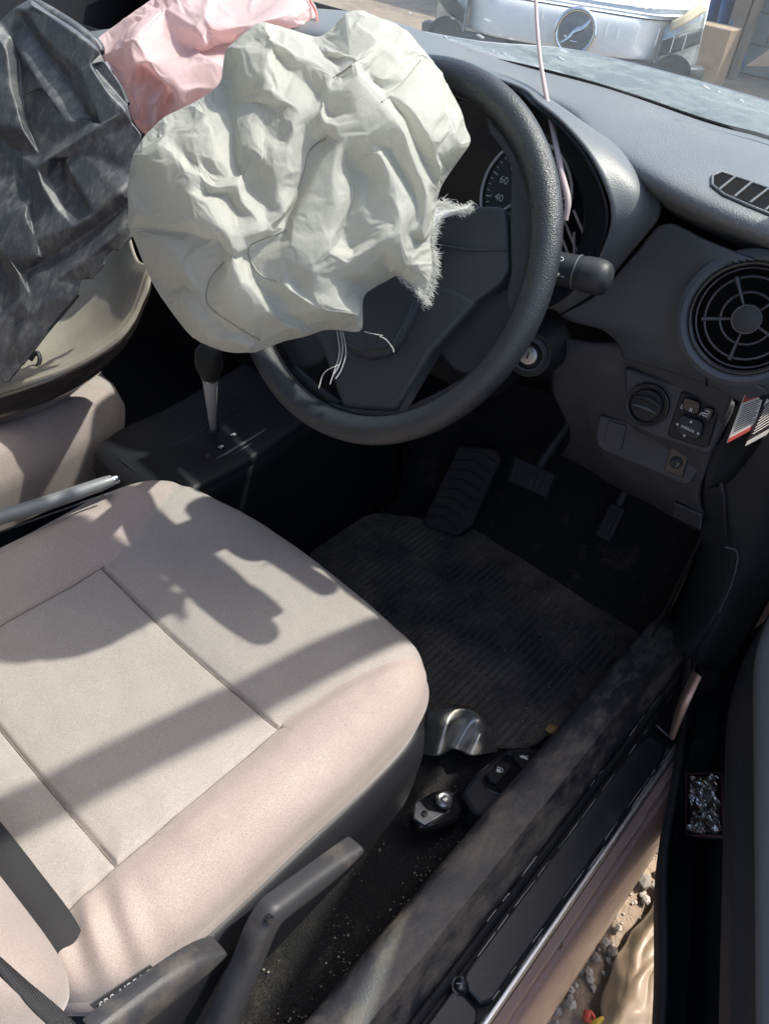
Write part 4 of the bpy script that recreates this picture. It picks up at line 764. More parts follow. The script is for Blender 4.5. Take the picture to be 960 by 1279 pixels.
# ================================================================ seats
def cushion(root, cx, cy, fine):
    n = 300 if fine else 90; R_ = np.linspace(-1, 1, n)
    def bnd(t):                                   # outline of the cushion seen from above
        c, s = math.cos(t), math.sin(t); e = 5.0; k_ = (abs(c / .262) ** e + abs(s / .262) ** e) ** (-1 / e)
        x, y = k_ * c, k_ * s
        if y > 0: y *= 1 - (.10 if x < 0 else .045) * min(1, abs(x) / .25) ** 2; x *= (1 - .04 * (y / .26) ** 2) if x < 0 else (1 + .035 * (y / .26))
        return x, y
    V = np.zeros((n, n, 3)); seams = np.zeros((n, n))
    for i, v in enumerate(R_):
        for j, u in enumerate(R_):
            r_ = max(abs(u), abs(v)); t = math.atan2(v, u) if r_ > 0 else 0
            if r_ > 0:
                # square angle -> real angle so that rows stay roughly straight
                bx, by = bnd(t); x, y = bx * r_, by * r_
            else: x = y = 0
            x += .0; y += .10
            ax_ = abs(x + .0); bol = 1 / (1 + math.exp(-(ax_ - .185) / .012))
            z = .298 + .016 * bol + .010 * math.exp(-((y - .25) / .09) ** 2) - .012 * max(0, (.02 - y) / .18)
            z -= .010 * math.exp(-((x) / .12) ** 2) * (1 if y < .15 else math.exp(-((y - .15) / .06) ** 2))
            e = max(0, (r_ - .84) / .16); z -= .048 * (1 - math.sqrt(max(0, 1 - e * e)))
            # seams
            xr = .174 + (.045 * max(0, (y - .16) / .16) ** 1.3); xl = -.147 - (.05 * max(0, (y - .15) / .15) ** 1.3)
            d = 1e9; soft = 1e9
            if y < .150: d = min(d, abs(x - .174), abs(x + .147))
            else: soft = min(abs(x - xr), abs(x - xl))
            if -.147 < x < .174: d = min(d, abs(y - .146), abs(y + .047))
            z -= .005 * math.exp(-(d / .0024) ** 2) + .0035 * math.exp(-(d / .014) ** 2) + .0035 * math.exp(-(soft / .010) ** 2)
            # puckers low on the outer bolster
            if x > .15 and y < .02: z += .004 * math.sin(y * 190 + x * 60) * math.exp(-((y + .09) / .035) ** 2) * min(1, (x - .15) / .05)
            z += .0016 * fbm((x + cx, y, 0), 16)
            V[i, j] = (x + cx, y + cy, z)
    P = V.reshape(-1, 3); groups = {'centre_panel': [], 'front_panel': [], 'rear_panel': [], 'bolster': [], 'bolster_inner': []}
    for i in range(n - 1):
        for j in range(n - 1):
            q = (i * n + j, i * n + j + 1, (i + 1) * n + j + 1, (i + 1) * n + j); c = P[list(q)].mean(0); x, y = c[0] - cx, c[1] - cy
            xr = .174 + (.045 * max(0, (y - .16) / .16) ** 1.3); xl = -.147 - (.05 * max(0, (y - .15) / .15) ** 1.3)
            if x > xr: g = 'bolster'
            elif x < xl: g = 'bolster_inner'
            elif y > .146: g = 'front_panel'
            elif y < -.047: g = 'rear_panel'
            else: g = 'centre_panel'
            groups[g].append(q)
    for g, fs in groups.items():
        ids = sorted({k_ for q in fs for k_ in q}); mp = {k_: a for a, k_ in enumerate(ids)}
        obj(g.replace('_inner', ''), P[ids], [tuple(mp[k_] for k_ in q) for q in fs], 'bolster' if 'bolster' in g else 'insert', root)
    # skirt of the cushion
    loop = [i for i in range(n)] + [i * n + n - 1 for i in range(1, n)] + [(n - 1) * n + i for i in range(n - 2, -1, -1)] + [i * n for i in range(n - 2, 0, -1)]
    L = [Vector(P[k_]) for k_ in loop[::2]]; c0 = Vector((cx, cy + .10, 0))
    rows = [L, [p + Vector((0, 0, -.014)) + (p - c0) * .012 for p in L], [p + Vector((0, 0, -.035)) for p in L], [Vector((c0.x + (p.x - c0.x) * .95, c0.y + (p.y - c0.y) * .95, .16)) for p in L]]
    V2, F2 = gridmesh([[Vector(p) for p in r_] for r_ in rows], True); obj('side_fabric', V2, F2, 'bolster', root)
    # piping seam that runs round the bolster
    run = [p for p in L if p.x - cx > .1]
    if fine:
        bv = BVHTree.FromPolygons([Vector(p) for p in P], [q for fs in groups.values() for q in fs])
        for A, B_ in (((.174, -.12), (.174, .15)), ((-.147, -.12), (-.147, .15)), ((-.147, .146), (.174, .146)), ((-.147, -.047), (.174, -.047))):
            pts = []
            for t in np.linspace(0, 1, 60):
                h = bv.ray_cast(Vector((cx + A[0] + (B_[0] - A[0]) * t, cy + A[1] + (B_[1] - A[1]) * t, 1)), Vector((0, 0, -1)))
                if h[0]: pts.append(h[0] + Vector((0, 0, .0004)))
            tube('seam', pts, .0010, 'seam_thread', root, 5)
        sm = [p + Vector((-.018 * (1 if p.x - cx > .2 else .5), 0, .0235)) for p in run if p.x - cx > .205 and p.y - cy < .30]
        tube('piping', sorted(sm, key=lambda p: p.y), .0011, 'seam_thread', root, 6)
def seat_back(root, cx, y0):
    rows = []
    for z, yy, wd, dp in ((.25, .03, .235, .05), (.30, .028, .25, .075), (.36, .012, .258, .085), (.45, -.025, .262, .085), (.60, -.09, .262, .08), (.75, -.155, .25, .07), (.84, -.20, .22, .055), (.87, -.22, .17, .03)):
        r_ = []
        for t in np.linspace(0, 2 * PI, 28, endpoint=False):
            c, s = math.cos(t), math.sin(t); x = wd * math.copysign(abs(c) ** .45, c); y = dp * math.copysign(abs(s) ** .6, s)
            if s > 0: y += .035 * (abs(x) / .26) ** 4 - .012
            r_.append((cx + x, y0 + yy + y, z))
        rows.append(r_)
    V, Fc = gridmesh(rows, True); Fc += [tuple(range(28)), tuple(range(28 * 7, 28 * 8))]
    subs(obj('backrest', V, Fc, 'bolster', root), 2)
seat = thing('car_seat', 'beige fabric driver seat with sunlit patches and grey side levers', 'car seat', (0, .05, 0))
cushion(seat, 0, 0, True); seat_back(seat, 0, -.21)
def strim():
    # plastic side shield
    rows = []
    for y, zt, zb in ((-.16, .255, .10), (-.10, .252, .09), (0, .250, .085), (.1, .245, .085), (.2, .24, .09), (.27, .238, .105), (.305, .232, .13)):
        bx = .262 if y < .24 else .262 - (y - .24) ** 2 * 6
        rows.append([(bx - .012, y, zt - .012), (bx - .002, y, zt + .002), (bx + .010, y, zt - .003), (bx + .019, y, zt - .03), (bx + .018, y, (zt + zb) / 2), (bx + .012, y, zb), (bx - .01, y, zb - .005)])
    patch('side_shield', rows, 'black_plastic', seat, 4, 6, .004)
strim()
tubeP = [(0.2632,-0.1207,0.3222),(0.2653,-0.1012,0.3138),(0.2675,-0.0784,0.3049),(0.2693,-0.0713,0.298),(0.2678,-0.0972,0.3039),(0.266,-0.1196,0.3111)]
tgl = plate('airbag_tag', [Vector(p) for p in [(0.26,-0.1235,0.3179),(0.265,-0.0745,0.3035),(0.2694,-0.0715,0.2911),(0.2649,-0.1208,0.3038)]], (-.001, 0, 0), 'lever_grey', seat, 0)
ta, tb = Vector((0.2627,-0.122,0.313)), Vector((0.2674,-0.0737,0.2995)); tX = (tb - ta).normalized(); tN = Vector((1, 0, .35)).normalized(); tY = tN.cross(tX).normalized()
text('raised_lettering', 'SRS AIRBAG', .0085, (ta + tb) / 2 + tN * .0012, (tX, tY, tN), 'lettering_grey', tgl, .0004)
def lever(name, pts, rad, flat, lab):
    o = tube(name, pts, rad, 'lever_grey', seat, 16, 5, lab, flat); return o
def paddle(name, top, bot, lab):
    """a moulded lever: two edge curves, swollen between"""
    A = crom(top, 5); B = crom(bot, 5); B = [b_.lerp(a_, .38) for a_, b_ in zip(A, B)]; rows = []
    for a, b in zip(A, B):
        m_ = (a + b) / 2; d = Vector((.006, 0, .003)); rows.append([a + Vector((-.012, 0, -.004)), a, m_ + d + (a - m_) * .55, m_ + d * 1.2, m_ + d + (b - m_) * .6, b, b + Vector((-.014, 0, .002))])
    V, Fc = gridmesh(rows); n_ = 7; Fc += [tuple(range(n_)), tuple(range(len(V) - n_, len(V)))]
    return subs(obj(name, V, Fc, 'lever_grey', seat, True, lab, 50), 2)
paddle('height_lever', [(0.3055,0.1309,0.2648),(0.3044,0.1056,0.2758),(0.3031,0.0696,0.2891),(0.3019,0.0364,0.3014),(0.3015,0.0192,0.3053),(0.3028,0.0017,0.2916),(0.3063,-0.0183,0.2572),(0.3095,-0.0403,0.2247),(0.3132,-0.0614,0.1885)], [(0.3142,0.1304,0.2478),(0.3152,0.111,0.2384),(0.3149,0.076,0.2411),(0.3136,0.0428,0.2537),(0.3135,0.0233,0.255),(0.3167,0.0109,0.2231),(0.3196,-0.0055,0.1935),(0.3228,-0.0263,0.1623),(0.3265,-0.0454,0.125)], 'long grey seat height lever')
paddle('recline_lever', [(0.2981,-0.029,0.3193),(0.2963,-0.0469,0.337),(0.295,-0.0708,0.35),(0.2942,-0.0938,0.3581),(0.2934,-0.1184,0.3664),(0.2929,-0.136,0.3709)], [(0.3061,-0.0296,0.3088),(0.3081,-0.0372,0.2895),(0.3084,-0.0564,0.2864),(0.3079,-0.0769,0.2908),(0.3074,-0.0969,0.2961),(0.3071,-0.1178,0.2989)], 'grey moulded recline lever')
lathe('lever_screw', [(.004, -.002), (.004, .002), (.0028, .003), (0, .003)], (0.3059,0.0152,0.3005), (1, 0, .3), 'black_gloss', seat, 14)
# seat mounting foot and rail
br = plate('rail_foot', [Vector(p) for p in [(0.2756,0.2876,0.055),(0.2666,0.3064,0.055),(0.2723,0.3311,0.055),(0.2848,0.35,0.055),(0.3018,0.3509,0.055),(0.3187,0.3395,0.055),(0.3213,0.3207,0.055),(0.308,0.2957,0.055),(0.2924,0.2773,0.055)]], (0, 0, -.03), 'black_gloss', seat, .005)
plate('foot_bracket', [(0.2684,0.2999,0.06),(0.2701,0.3062,0.06),(0.286,0.3035,0.06),(0.3051,0.3163,0.06),(0.2967,0.2856,0.06),(0.2795,0.282,0.06)], (0, 0, -.008), 'steel', seat, .0012)
lathe('bolt', [(.011, -.002), (.011, .005), (.008, .007), (.004, .006), (.004, .009), (0, .0095)], (0.2933,0.3277,0.06), (0, 0, 1), 'steel', seat, 18)
lathe('rivet', [(.0042, 0), (.0042, .002), (0, .003)], (0.2867,0.2959,0.061), (0, 0, 1), 'dark_plastic', seat, 12)
for x in (.215, -.215): box('seat_rail', (x, .07, .06), (.035, .54, .05), 'steel', seat, .004); box('seat_base', (x, .05, .12), (.03, .40, .09), 'dark_plastic', seat, .004)
pseat = thing('car_seat', 'beige fabric passenger seat under the black plastic liner', 'car seat', (-.75, .08, 0))
cushion(pseat, -.68, .05, False); seat_back(pseat, -.68, -.16)
box('seat_base', (-.68, .12, .10), (.40, .42, .17), 'dark_plastic', pseat, .02)
# seat belt webbing
def strap(name, pts, wv, lab, width, wdir):
    P = crom(pts, 8); W_ = Vector(wdir).normalized() * width / 2; V = []; Fc = []
    for p in P: V += [p - W_, p, p + W_]
    for i in range(len(P) - 1):
        for j in range(2): Fc.append((i * 3 + j, i * 3 + j + 1, i * 3 + j + 4, i * 3 + j + 3))
    o = obj(name, V, Fc, 'belt'); solid(o, .0016); tag(o, lab, 'seat belt'); return o
strap('seat_belt', [(0.032,-0.1205,0.305),(0.0847,-0.1186,0.303),(0.142,-0.1178,0.3),(0.19,-0.1182,0.303),(0.2137,-0.1207,0.28)], 0, 'black woven seat belt tucked between the driver cushion and backrest', .044, (.0, .97, .2))
strap('seat_belt', [(0.2245,-0.1637,0.518),(0.2695,-0.1553,0.4949),(0.2977,-0.1479,0.4672),(0.3331,-0.1389,0.4361),(0.3754,-0.1363,0.3795)], 0, 'dark seat belt strap hanging across the corner of the backrest', .05, (-0.8423,-0.0408,0.5374))
# ================================================================ console, handbrake, gear lever
con = thing('centre_console', 'black centre console with gear gate beside the driver seat', 'console', (-.31, .4, 0))
patch('console_side', [[(-.205, -.3, .12), (-.200, -.3, .08), (-.198, -.3, 0)], [(-.205, .262, .10), (-.198, .262, .08), (-.19, .262, 0)], [(-.205, .285, .255), (-.198, .285, .14), (-.19, .285, 0)], [(-.207, .45, .27), (-.195, .45, .15), (-.19, .45, 0)], [(-.215, .66, .30), (-.20, .66, .16), (-.19, .66, 0)], [(-.215, .80, .34), (-.20, .80, .16), (-.19, .80, 0)]], 'console_black', con, 5, 5, .006)
patch('console_side', [[(-.376, -.3, .12), (-.41, -.3, 0)], [(-.376, .262, .10), (-.41, .262, 0)], [(-.388, .285, .255), (-.395, .285, 0)], [(-.395, .45, .27), (-.405, .45, 0)], [(-.395, .80, .34), (-.405, .80, 0)]], 'console_black', con, 5, 5, .006)
patch('console_top', [[(-.205, -.3, .12), (-.22, -.3, .128), (-.32, -.3, .125), (-.39, -.3, .128), (-.376, -.3, .12)], [(-.205, .262, .10), (-.22, .262, .108), (-.32, .262, .105), (-.39, .262, .108), (-.376, .262, .10)], [(-.205, .285, .255), (-.22, .285, .264), (-.32, .285, .26), (-.376, .285, .264), (-.388, .285, .255)], [(-.207, .45, .27), (-.222, .45, .279), (-.32, .45, .274), (-.383, .45, .279), (-.395, .45, .27)], [(-.215, .66, .30), (-.23, .66, .309), (-.32, .66, .304), (-.383, .66, .309), (-.395, .66, .30)]], 'console_black', con, 5, 6, .004, off=1)
gp = plate('gear_gate', [(-.245, .295, .2722), (-.240, .31, .2733), (-.243, .53, .2885), (-.25, .545, .2895), (-.362, .545, .2895), (-.368, .53, .2885), (-.370, .31, .2733), (-.365, .295, .2722)], (0, 0, -.006), 'console_black', con, .002)
plate('gate_slot', [(-.305, .31, .2745), (-.305, .50, .2878), (-.325, .50, .2878), (-.325, .31, .2745)], (0, 0, -.003), 'black_plastic', gp, .001)
gax = (Vector((1, 0, 0)), Vector((0, 1, .062)).normalized(), Vector((0, -.062, 1)).normalized())
for s, q in (('P', (-0.2632,0.4488,0.291)), ('R', (-0.2535,0.4175,0.289)), ('N', (-0.2487,0.3881,0.287)), ('D', (-0.2445,0.3745,0.286)), ('S', (-0.2347,0.3609,0.284)), ('B', (-0.233,0.348,0.283))):
    Y_ = q[1]; q = Vector((q[0], Y_, .2705 + (Y_ - .27) * .0691 + .0022)); box('gate_window', q - Vector((0, 0, .0012)), (.010, .011, .002), 'black_plastic', gp, .0006, gax)
    text('gear_letter', s, .011, q, gax, 'white_print' if s != 'N' else 'sticker_red', gp)
tube('gate_trim', [(-.236, .30, .2725), (-.238, .45, .2835), (-.240, .54, .2895)], .0022, 'grey_plastic', con, 8, 3)
tube('gate_trim', [(-.228, .30, .2715), (-.231, .55, .2895)], .0012, 'grey_plastic', con, 8, 3)
gl = thing('gear_lever', 'chrome shafted gear lever rising from the console gate', 'gear lever', (-0.2959,0.4361,0.285))
g0, g1 = Vector((-0.2965,0.4365,0.283)), Vector((-0.1297,0.3136,0.5104)); g2 = g1 + (g1 - g0).normalized() * .075
tube('shaft', [g0, g1], [.0045, .0095], 'shaft_silver', gl, 18); lathe('boot_collar', [(.012, -.004), (.011, .002), (.007, .006)], g0, (0, 0, 1), 'black_plastic', gl, 20)
gd = (g1 - g0).normalized(); lathe('shaft_collar', [(.0098, -.002), (.0112, 0), (.0112, .003), (.010, .005)], g1, gd, 'chrome', gl, 20)
tube('knob', [g1 + gd * .002, g1 + gd * .02, g1 + gd * .045, g1 + gd * .075, g1 + gd * .085], [.0105, .013, .0155, .015, .009], 'knob_black', gl, 18, 4)
hb = thing('handbrake', 'silver grey handbrake lever between the seats', 'handbrake', (-.27, -.05, .25))
h0, h1 = Vector((-0.2638,0.0502,0.335)), Vector((-0.2228,0.2195,0.345))
hd = (h1 - h0).normalized(); hs = h0 - hd * .12 + Vector((0, 0, -.05))
tube('grip', [hs, h0, h0.lerp(h1, .5), h1 - hd * .02, h1], [.013, .0135, .0135, .0125, .0105], 'brake_silver', hb, 16, 4, flat=.7)
lathe('button', [(.0062, -.004), (.0062, .006), (.005, .0085), (0, .009)], h1, hd, 'chrome', hb, 18)
tube('lever_arm', [hs, hs + Vector((0, -.06, -.06))], .013, 'dark_plastic', hb, 12)
tube('grip_line', [h0 + Vector((.011, 0, -.009)), h1 + Vector((.009, -.02, -.008))], .0014, 'black_plastic', hb, 6)
# ================================================================ footwell
fm = thing('floor_mat', 'dirty black ribbed floor mat in the driver footwell', 'floor mat', (.1, .6, 0))
MO = [(-0.2281,0.6061,0.012),(-0.2082,0.6611,0.012),(-0.1824,0.7238,0.012),(-0.1221,0.7735,0.012),(-0.065,0.8025,0.012),(-0.026,0.8285,0.012),(0.0005,0.9269,0.012),(0.0453,1.0055,0.012),(0.0893,0.99,0.012),(0.1469,0.9199,0.012),(0.1919,0.9006,0.012),(0.2784,0.9114,0.012),(0.3371,0.891,0.012),(0.3579,0.8556,0.012),(0.348,0.7528,0.012),(0.341,0.635,0.012),(0.3333,0.5625,0.012),(0.3212,0.5062,0.012),(0.2327,0.4263,0.012),(0.1013,0.4315,0.012),(-0.0638,0.4931,0.012),(-0.1777,0.537,0.012)]
MO = [(p[0], min(p[1], .835), .012) for p in MO]
plate('mat_base', MO, (0, 0, -.008), 'floor_mat', fm, .003)
def inpoly(x, y, P):
    c = False; n = len(P)
    for i in range(n):
        a, b = P[i], P[i - 1]
        if (a[1] > y) != (b[1] > y) and x < (b[0] - a[0]) * (y - a[1]) / (b[1] - a[1]) + a[0]: c = not c
    return c
def ribs():
    rib0 = None
    for i in range(46):
        x = -.17 + i * .0115
        for y0, y1 in ((.44, .555), (.565, .68), (.69, .78)):
            ys = [y for y in np.linspace(y0, y1, 12) if inpoly(x, y, MO) and inpoly(x - .02, y, MO) and inpoly(x + .02, y + .015, MO)]
            if len(ys) < 4: continue
            tube('rib', [(x, ys[0], .0125), (x + .001 * math.sin(i), (ys[0] + ys[-1]) / 2, .0128), (x, ys[-1], .0125)], .0022, 'rib', fm, 5)
ribs()
def crumbs():
    rnd = random.Random(11); V = []; Fc = []; shp = [rock_mesh(40 + i, 1) for i in range(5)]
    def put(x, y, z, s):
        k = len(V); v, f = shp[rnd.randrange(5)]; V.extend([(x + s * p[0], y + s * p[1], z + s * p[2] * .7) for p in v]); Fc.extend([tuple(q + k for q in t) for t in f])
    for i in range(420):
        x = rnd.uniform(-.15, .33); y = rnd.uniform(.40, .80)
        if inpoly(x, y, MO) and noise.noise(Vector((x * 14, y * 10, 1))) + rnd.uniform(-.2, .2) > -.05: put(x, y, .0148, .0004 + .0012 * rnd.random() ** 3)
    for i in range(900):
        x, y = rnd.uniform(.26, .345), rnd.uniform(.02, .40)
        if noise.noise(Vector((x * 22, y * 16, 3))) + .35 * (x - .29) / .05 + rnd.uniform(-.25, .25) > .12: put(x, y, .004, .0003 + .0013 * rnd.random() ** 4)
    tag(obj('grit', V, Fc, 'crumb', None, False), 'pale grit and crumbs scattered over the footwell', 'grit', kind='stuff')
crumbs()
def pedal(name, lab, out, n, m, ribs_, arm):
    out = [Vector(p) for p in out]; c = sum(out, Vector()) / len(out); n = Vector(n).normalized(); t = thing(name, lab, 'pedal', tuple(c - n * .02))
    plate('pad', out, n * -.012, m, t, .004)
    a, b, cc, d = out[0], out[1], out[2], out[3]
    for i in range(ribs_):
        s = (i + .5) / ribs_; tube('tread', [a.lerp(b, s).lerp(d.lerp(cc, s), .12) + n * .001, a.lerp(b, s).lerp(d.lerp(cc, s), .88) + n * .001], .0016, m, t, 6)
    tube('arm', [c - n * .012] + arm, .009, 'dark_plastic', t, 10)
pedal('brake_pedal', 'wide rubber brake pedal above the floor mat', [(0.0109,0.8412,0.2067),(0.0946,0.8496,0.21),(0.1023,0.8216,0.177),(0.0253,0.8129,0.1729)], (.05, -.75, .65), 'rubber', 7, [(.06, .92, .26), (.06, .98, .45)])
pedal('accelerator_pedal', 'narrow ribbed accelerator pedal beside the brake pedal', [(0.1864,0.8903,0.1845),(0.215,0.892,0.1842),(0.2235,0.852,0.1374),(0.1938,0.8495,0.1368)], (.05, -.75, .65), 'rubber', 5, [(.19, .95, .24), (.18, .99, .40)])
ft = thing('footrest', 'ribbed black left foot rest at the edge of the footwell', 'foot rest', (-.10, .84, .05))
FR = [Vector(p) for p in [(-0.1145,0.8621,0.1455),(-0.0495,0.8863,0.1633),(-0.0295,0.8816,0.1549),(-0.0106,0.7962,0.0534),(-0.0248,0.7722,0.0279),(-0.0855,0.7572,0.0199),(-0.0992,0.7624,0.0281)]]
fn_ = Vector((.1, -.75, .65)).normalized(); plate('pad', FR, fn_ * -.03, 'rubber', ft, .004)
for i in range(8):
    s = (i + .5) / 8; a = FR[0].lerp(FR[6], s); b = FR[2].lerp(FR[4], s); m_ = a.lerp(b, .5) + (FR[0] - FR[6]).normalized() * .012
    tube('tread', [a.lerp(b, .06) + fn_ * .001, m_ + fn_ * .001, a.lerp(b, .94) + fn_ * .001], .0017, 'rubber', ft, 6)
# fuel / boot release
fr = thing('release_lever_panel', 'black release lever panel with fuel and boot symbols beside the sill', 'lever panel', (0.319,0.4415,0))
def zl(z, L): return L
plate('base', [(0.3003,0.3595,0.05),(0.2967,0.4005,0.05),(0.3052,0.4578,0.05),(0.3177,0.4758,0.05),(0.3632,0.5108,0.05),(0.3576,0.4529,0.05),(0.3586,0.4256,0.05),(0.3555,0.3825,0.05),(0.3495,0.358,0.05),(0.3281,0.3477,0.05)], (0, 0, -.045), 'dark_plastic', fr, .006)
plate('recess', [(0.3067,0.3938,0.052),(0.3093,0.4513,0.052),(0.331,0.4556,0.052),(0.3549,0.4205,0.052),(0.353,0.3928,0.052),(0.3205,0.3862,0.052)], (0, 0, -.006), 'black_gloss', fr, .003)
fl_ = plate('fuel_lever', [(0.3096,0.4004,0.06),(0.311,0.4324,0.06),(0.328,0.4373,0.06),(0.3304,0.4279,0.06),(0.3295,0.3971,0.06),(0.3197,0.3939,0.06)], (0, 0, -.012), 'black_plastic', fr, .0025)
bl_ = plate('boot_lever', [(0.3159,0.4547,0.06),(0.3432,0.4787,0.06),(0.3547,0.4693,0.06),(0.3546,0.4454,0.06),(0.3447,0.4422,0.06),(0.3231,0.4463,0.06)], (0, 0, -.012), 'black_plastic', fr, .0025)
fq = Vector((0.3203,0.4172,0.0608)); fX = (Vector((0.3233,0.432,0.0608)) - fq).normalized(); fX = (Vector((0.33,0.4208,0.06)) - fq).normalized(); fa = (fX, Vector((0, 0, 1)).cross(fX), Vector((0, 0, 1)))
def flat(nm, pts, par, h=0): return plate(nm, on(fq if par is fl_ else bq, fa, pts, h), (0, 0, -.0006), 'white_print', par, 0)
flat('pump_icon', [(-.004, -.004), (.001, -.004), (.001, .004), (-.004, .004)], fl_); tube('pump_hose', on(fq, fa, [(.001, -.001), (.003, -.003), (.004, -.001), (.004, .002), (.002, .004)], .0002), .0004, 'white_print', fl_, 5)
box('pump_window', fq + fX * -.0015 + fa[1] * .0018, (.003, .002, .0004), 'black_plastic', fl_, 0, fa)
bq = Vector((0.333,0.4573,0.0608)); flat('boot_icon', [(-.006, -.001), (-.004, .001), (-.001, .0025), (.003, .002), (.006, .0005), (.006, -.0015), (-.005, -.002)], bl_); tube('boot_lid', on(bq, fa, [(.002, .002), (.005, .004)], .0002), .0005, 'white_print', bl_, 5)
# crumpled metal piece by the seat rail
def foil():
    A = [(0.1888,0.4196,0.05),(0.213,0.4359,0.075),(0.2393,0.4599,0.07),(0.2593,0.4722,0.05),(0.2817,0.4696,0.03)]; B = [(0.2182,0.383,0.02),(0.2444,0.3806,0.05),(0.2489,0.4163,0.03),(0.2767,0.4173,0.045),(0.2933,0.4641,0.022)]
    rows = []
    for i in range(6):
        t = i / 5; rows.append([Vector(a).lerp(Vector(b), t) + Vector((0, 0, .012 * math.sin(t * PI) * (1 if j % 2 else -.5))) for j, (a, b) in enumerate(zip(A, B))])
    o = patch('metal_scrap', rows, 'foil', None, 6, 5, .0012); tag(o, 'crumpled grey metal scrap on the carpet beside the seat', 'scrap')
foil()
tag(tube('twig', [(0.1837,0.4768,0.018),(0.2151,0.4966,0.018),(0.2282,0.5058,0.018)] + [(0.2189,0.5213,0.022),(0.1984,0.5426,0.022)], .0009, 'twig', None, 6, 3), 'thin bent twig lying on the floor mat', 'twig')
tag(tube('twig', [(0.2929,0.5637,0.018),(0.3129,0.56,0.018),(0.3278,0.5593,0.018)], .0007, 'twig', None, 6, 3), 'short straw stalk on the mat by the yellow leaf', 'twig')
lf = [(0.3216,0.5462,0.019),(0.3222,0.5586,0.019),(0.3325,0.5651,0.019),(0.3386,0.5577,0.019),(0.333,0.5462,0.019)]
o = obj('dry_leaf', [Vector(p) + Vector((0, 0, .003 * (i % 2))) for i, p in enumerate(lf)], [(0, 1, 2, 3, 4)], 'leaf'); solid(o, .001); tag(o, 'small dry yellow leaf on the floor mat edge', 'leaf')
# ================================================================ driver door (open)
DHV = Vector((0.47,0.8,0)); DUV = Vector((0.3746,-0.9272,0)); DNV = Vector((-0.9272,-0.3746,0))
door = thing('driver_door', 'open driver door with black trim and grey textured armrest', 'door', tuple(DHV + DUV * .5 + Vector((0, 0, -.08))))
def sm(a, b, x): x = min(1, max(0, (x - a) / (b - a))); return x * x * (3 - 2 * x)
def D(s, t, z):
    t = t - (.075 * (1 - sm(.0, .30, s)) * sm(.12, .30, z) if t > -.02 else 0); return DHV + DUV * s + DNV * t + Vector((0, 0, z))
SS = np.linspace(-.02, 1.02, 40)
def rowsof(f): return [[D(s, t, z) for t, z in f(s)] for s in SS]
def bul(s): return .012 * math.exp(-((s - .36) / .10) ** 2)
V, Fc = gridmesh(rowsof(lambda s: [(-.02, -.04), (.02, -.03), (.045 + bul(s), .02), (.060 + bul(s), .085), (.066 + bul(s), .105), (.066 + bul(s), .118), (.060 + bul(s), .122), (.054 + bul(s), .115)])); subs(solid(obj('lower_edge_seal', V, Fc, 'rubber', door), .003), 1)
def pocket(s):
    o = sm(.16, .22, s)                                      # pocket opens here
    return [(.055 + bul(s), .116), (.050, .116 - .05 * o), (.040, .10 - .07 * o), (.010, .10 - .07 * o), (.012, .18), (.030, .245), (.056, .262)]
V, Fc = gridmesh(rowsof(pocket)); obj('map_pocket', V, Fc, 'black_plastic', door, sharp=50)
def upper(s):
    f = sm(.0, .25, s); return [(.056, .262), (.068, .285), (.075, .315), (.0775, .332), (.0795, .345), (.0775, .352), (.0765, .36), (.077, .385)]
V, Fc = gridmesh(rowsof(upper)); subs(obj('trim_panel', V, Fc, 'dark_plastic', door), 1)
V, Fc = gridmesh([[D(s, t, z) for t, z in [(.0768, .384), (.080, .392), (.079, .402), (.07, .41), (.03, .418), (.018, .425)]] for s in np.linspace(.20, .95, 30)]); solid(subs(obj('armrest', V, Fc, 'grey_plastic', door, label='grey textured armrest top'), 1), .003)
V, Fc = gridmesh([[D(s, t, z) for t, z in [(.0768, .384), (.072, .42), (.05, .45), (.03, .47)]] for s in np.linspace(-.02, .20, 10)]); obj('front_trim', V, Fc, 'dark_plastic', door)
V, Fc = gridmesh(rowsof(lambda s: [(.016, .42), (.028, .47), (.026, .60), (.010, .775), (-.01, .79)])); obj('upper_trim', V, Fc, 'dark_plastic', door)
V, Fc = gridmesh(rowsof(lambda s: [(-.02, -.04), (-.05, -.08), (-.10, -.03), (-.12, .2), (-.12, .45), (-.09, .775), (-.01, .79)])); obj('outer_skin', V, Fc, 'mauve_paint', door)
plate('rear_edge', [D(1.02, t, z) for t, z in [(-.02, -.04), (.02, -.03), (.06, .1), (.06, .3), (.075, .40), (.028, .47), (.01, .775), (-.09, .775), (-.12, .45), (-.12, .2), (-.10, -.03)]], DUV * .006, 'mauve_paint', door, 0)
plate('front_edge', [D(-.025, t, z) for t, z in [(-.02, -.04), (.02, -.03), (.055, .1), (.056, .26), (.075, .38), (.028, .47), (.01, .775), (-.09, .775), (-.12, .45), (-.12, .2), (-.10, -.03)]], DUV * -.004, 'mauve_paint', door, 0)
tube('window_frame', [D(.02, -.03, .775), D(.30, -.06, .95), D(.62, -.10, 1.10), D(.98, -.10, 1.08), D(1.0, -.04, .775)], .014, 'black_plastic', door, 8, 5)
V, Fc = gridmesh([[D(s, -.03, .78), D(s, -.065, min(1.09, .78 + max(.002, (s - .02)) * (1.15 if s < .33 else 1.0)))] for s in np.linspace(.04, .98, 20)]); obj('window_glass', V, Fc, 'window', door)
WP = [(0.5471,0.5291,0.1207)][0]
plate('highlight_strip', [D(s, .0781, .333) for s in (.1, .95)] + [D(s, .0789, .339) for s in (.95, .1)], DNV * .0006, 'grey_plastic', door, 0)  # paler strip painted in as the highlight along the trim ridge
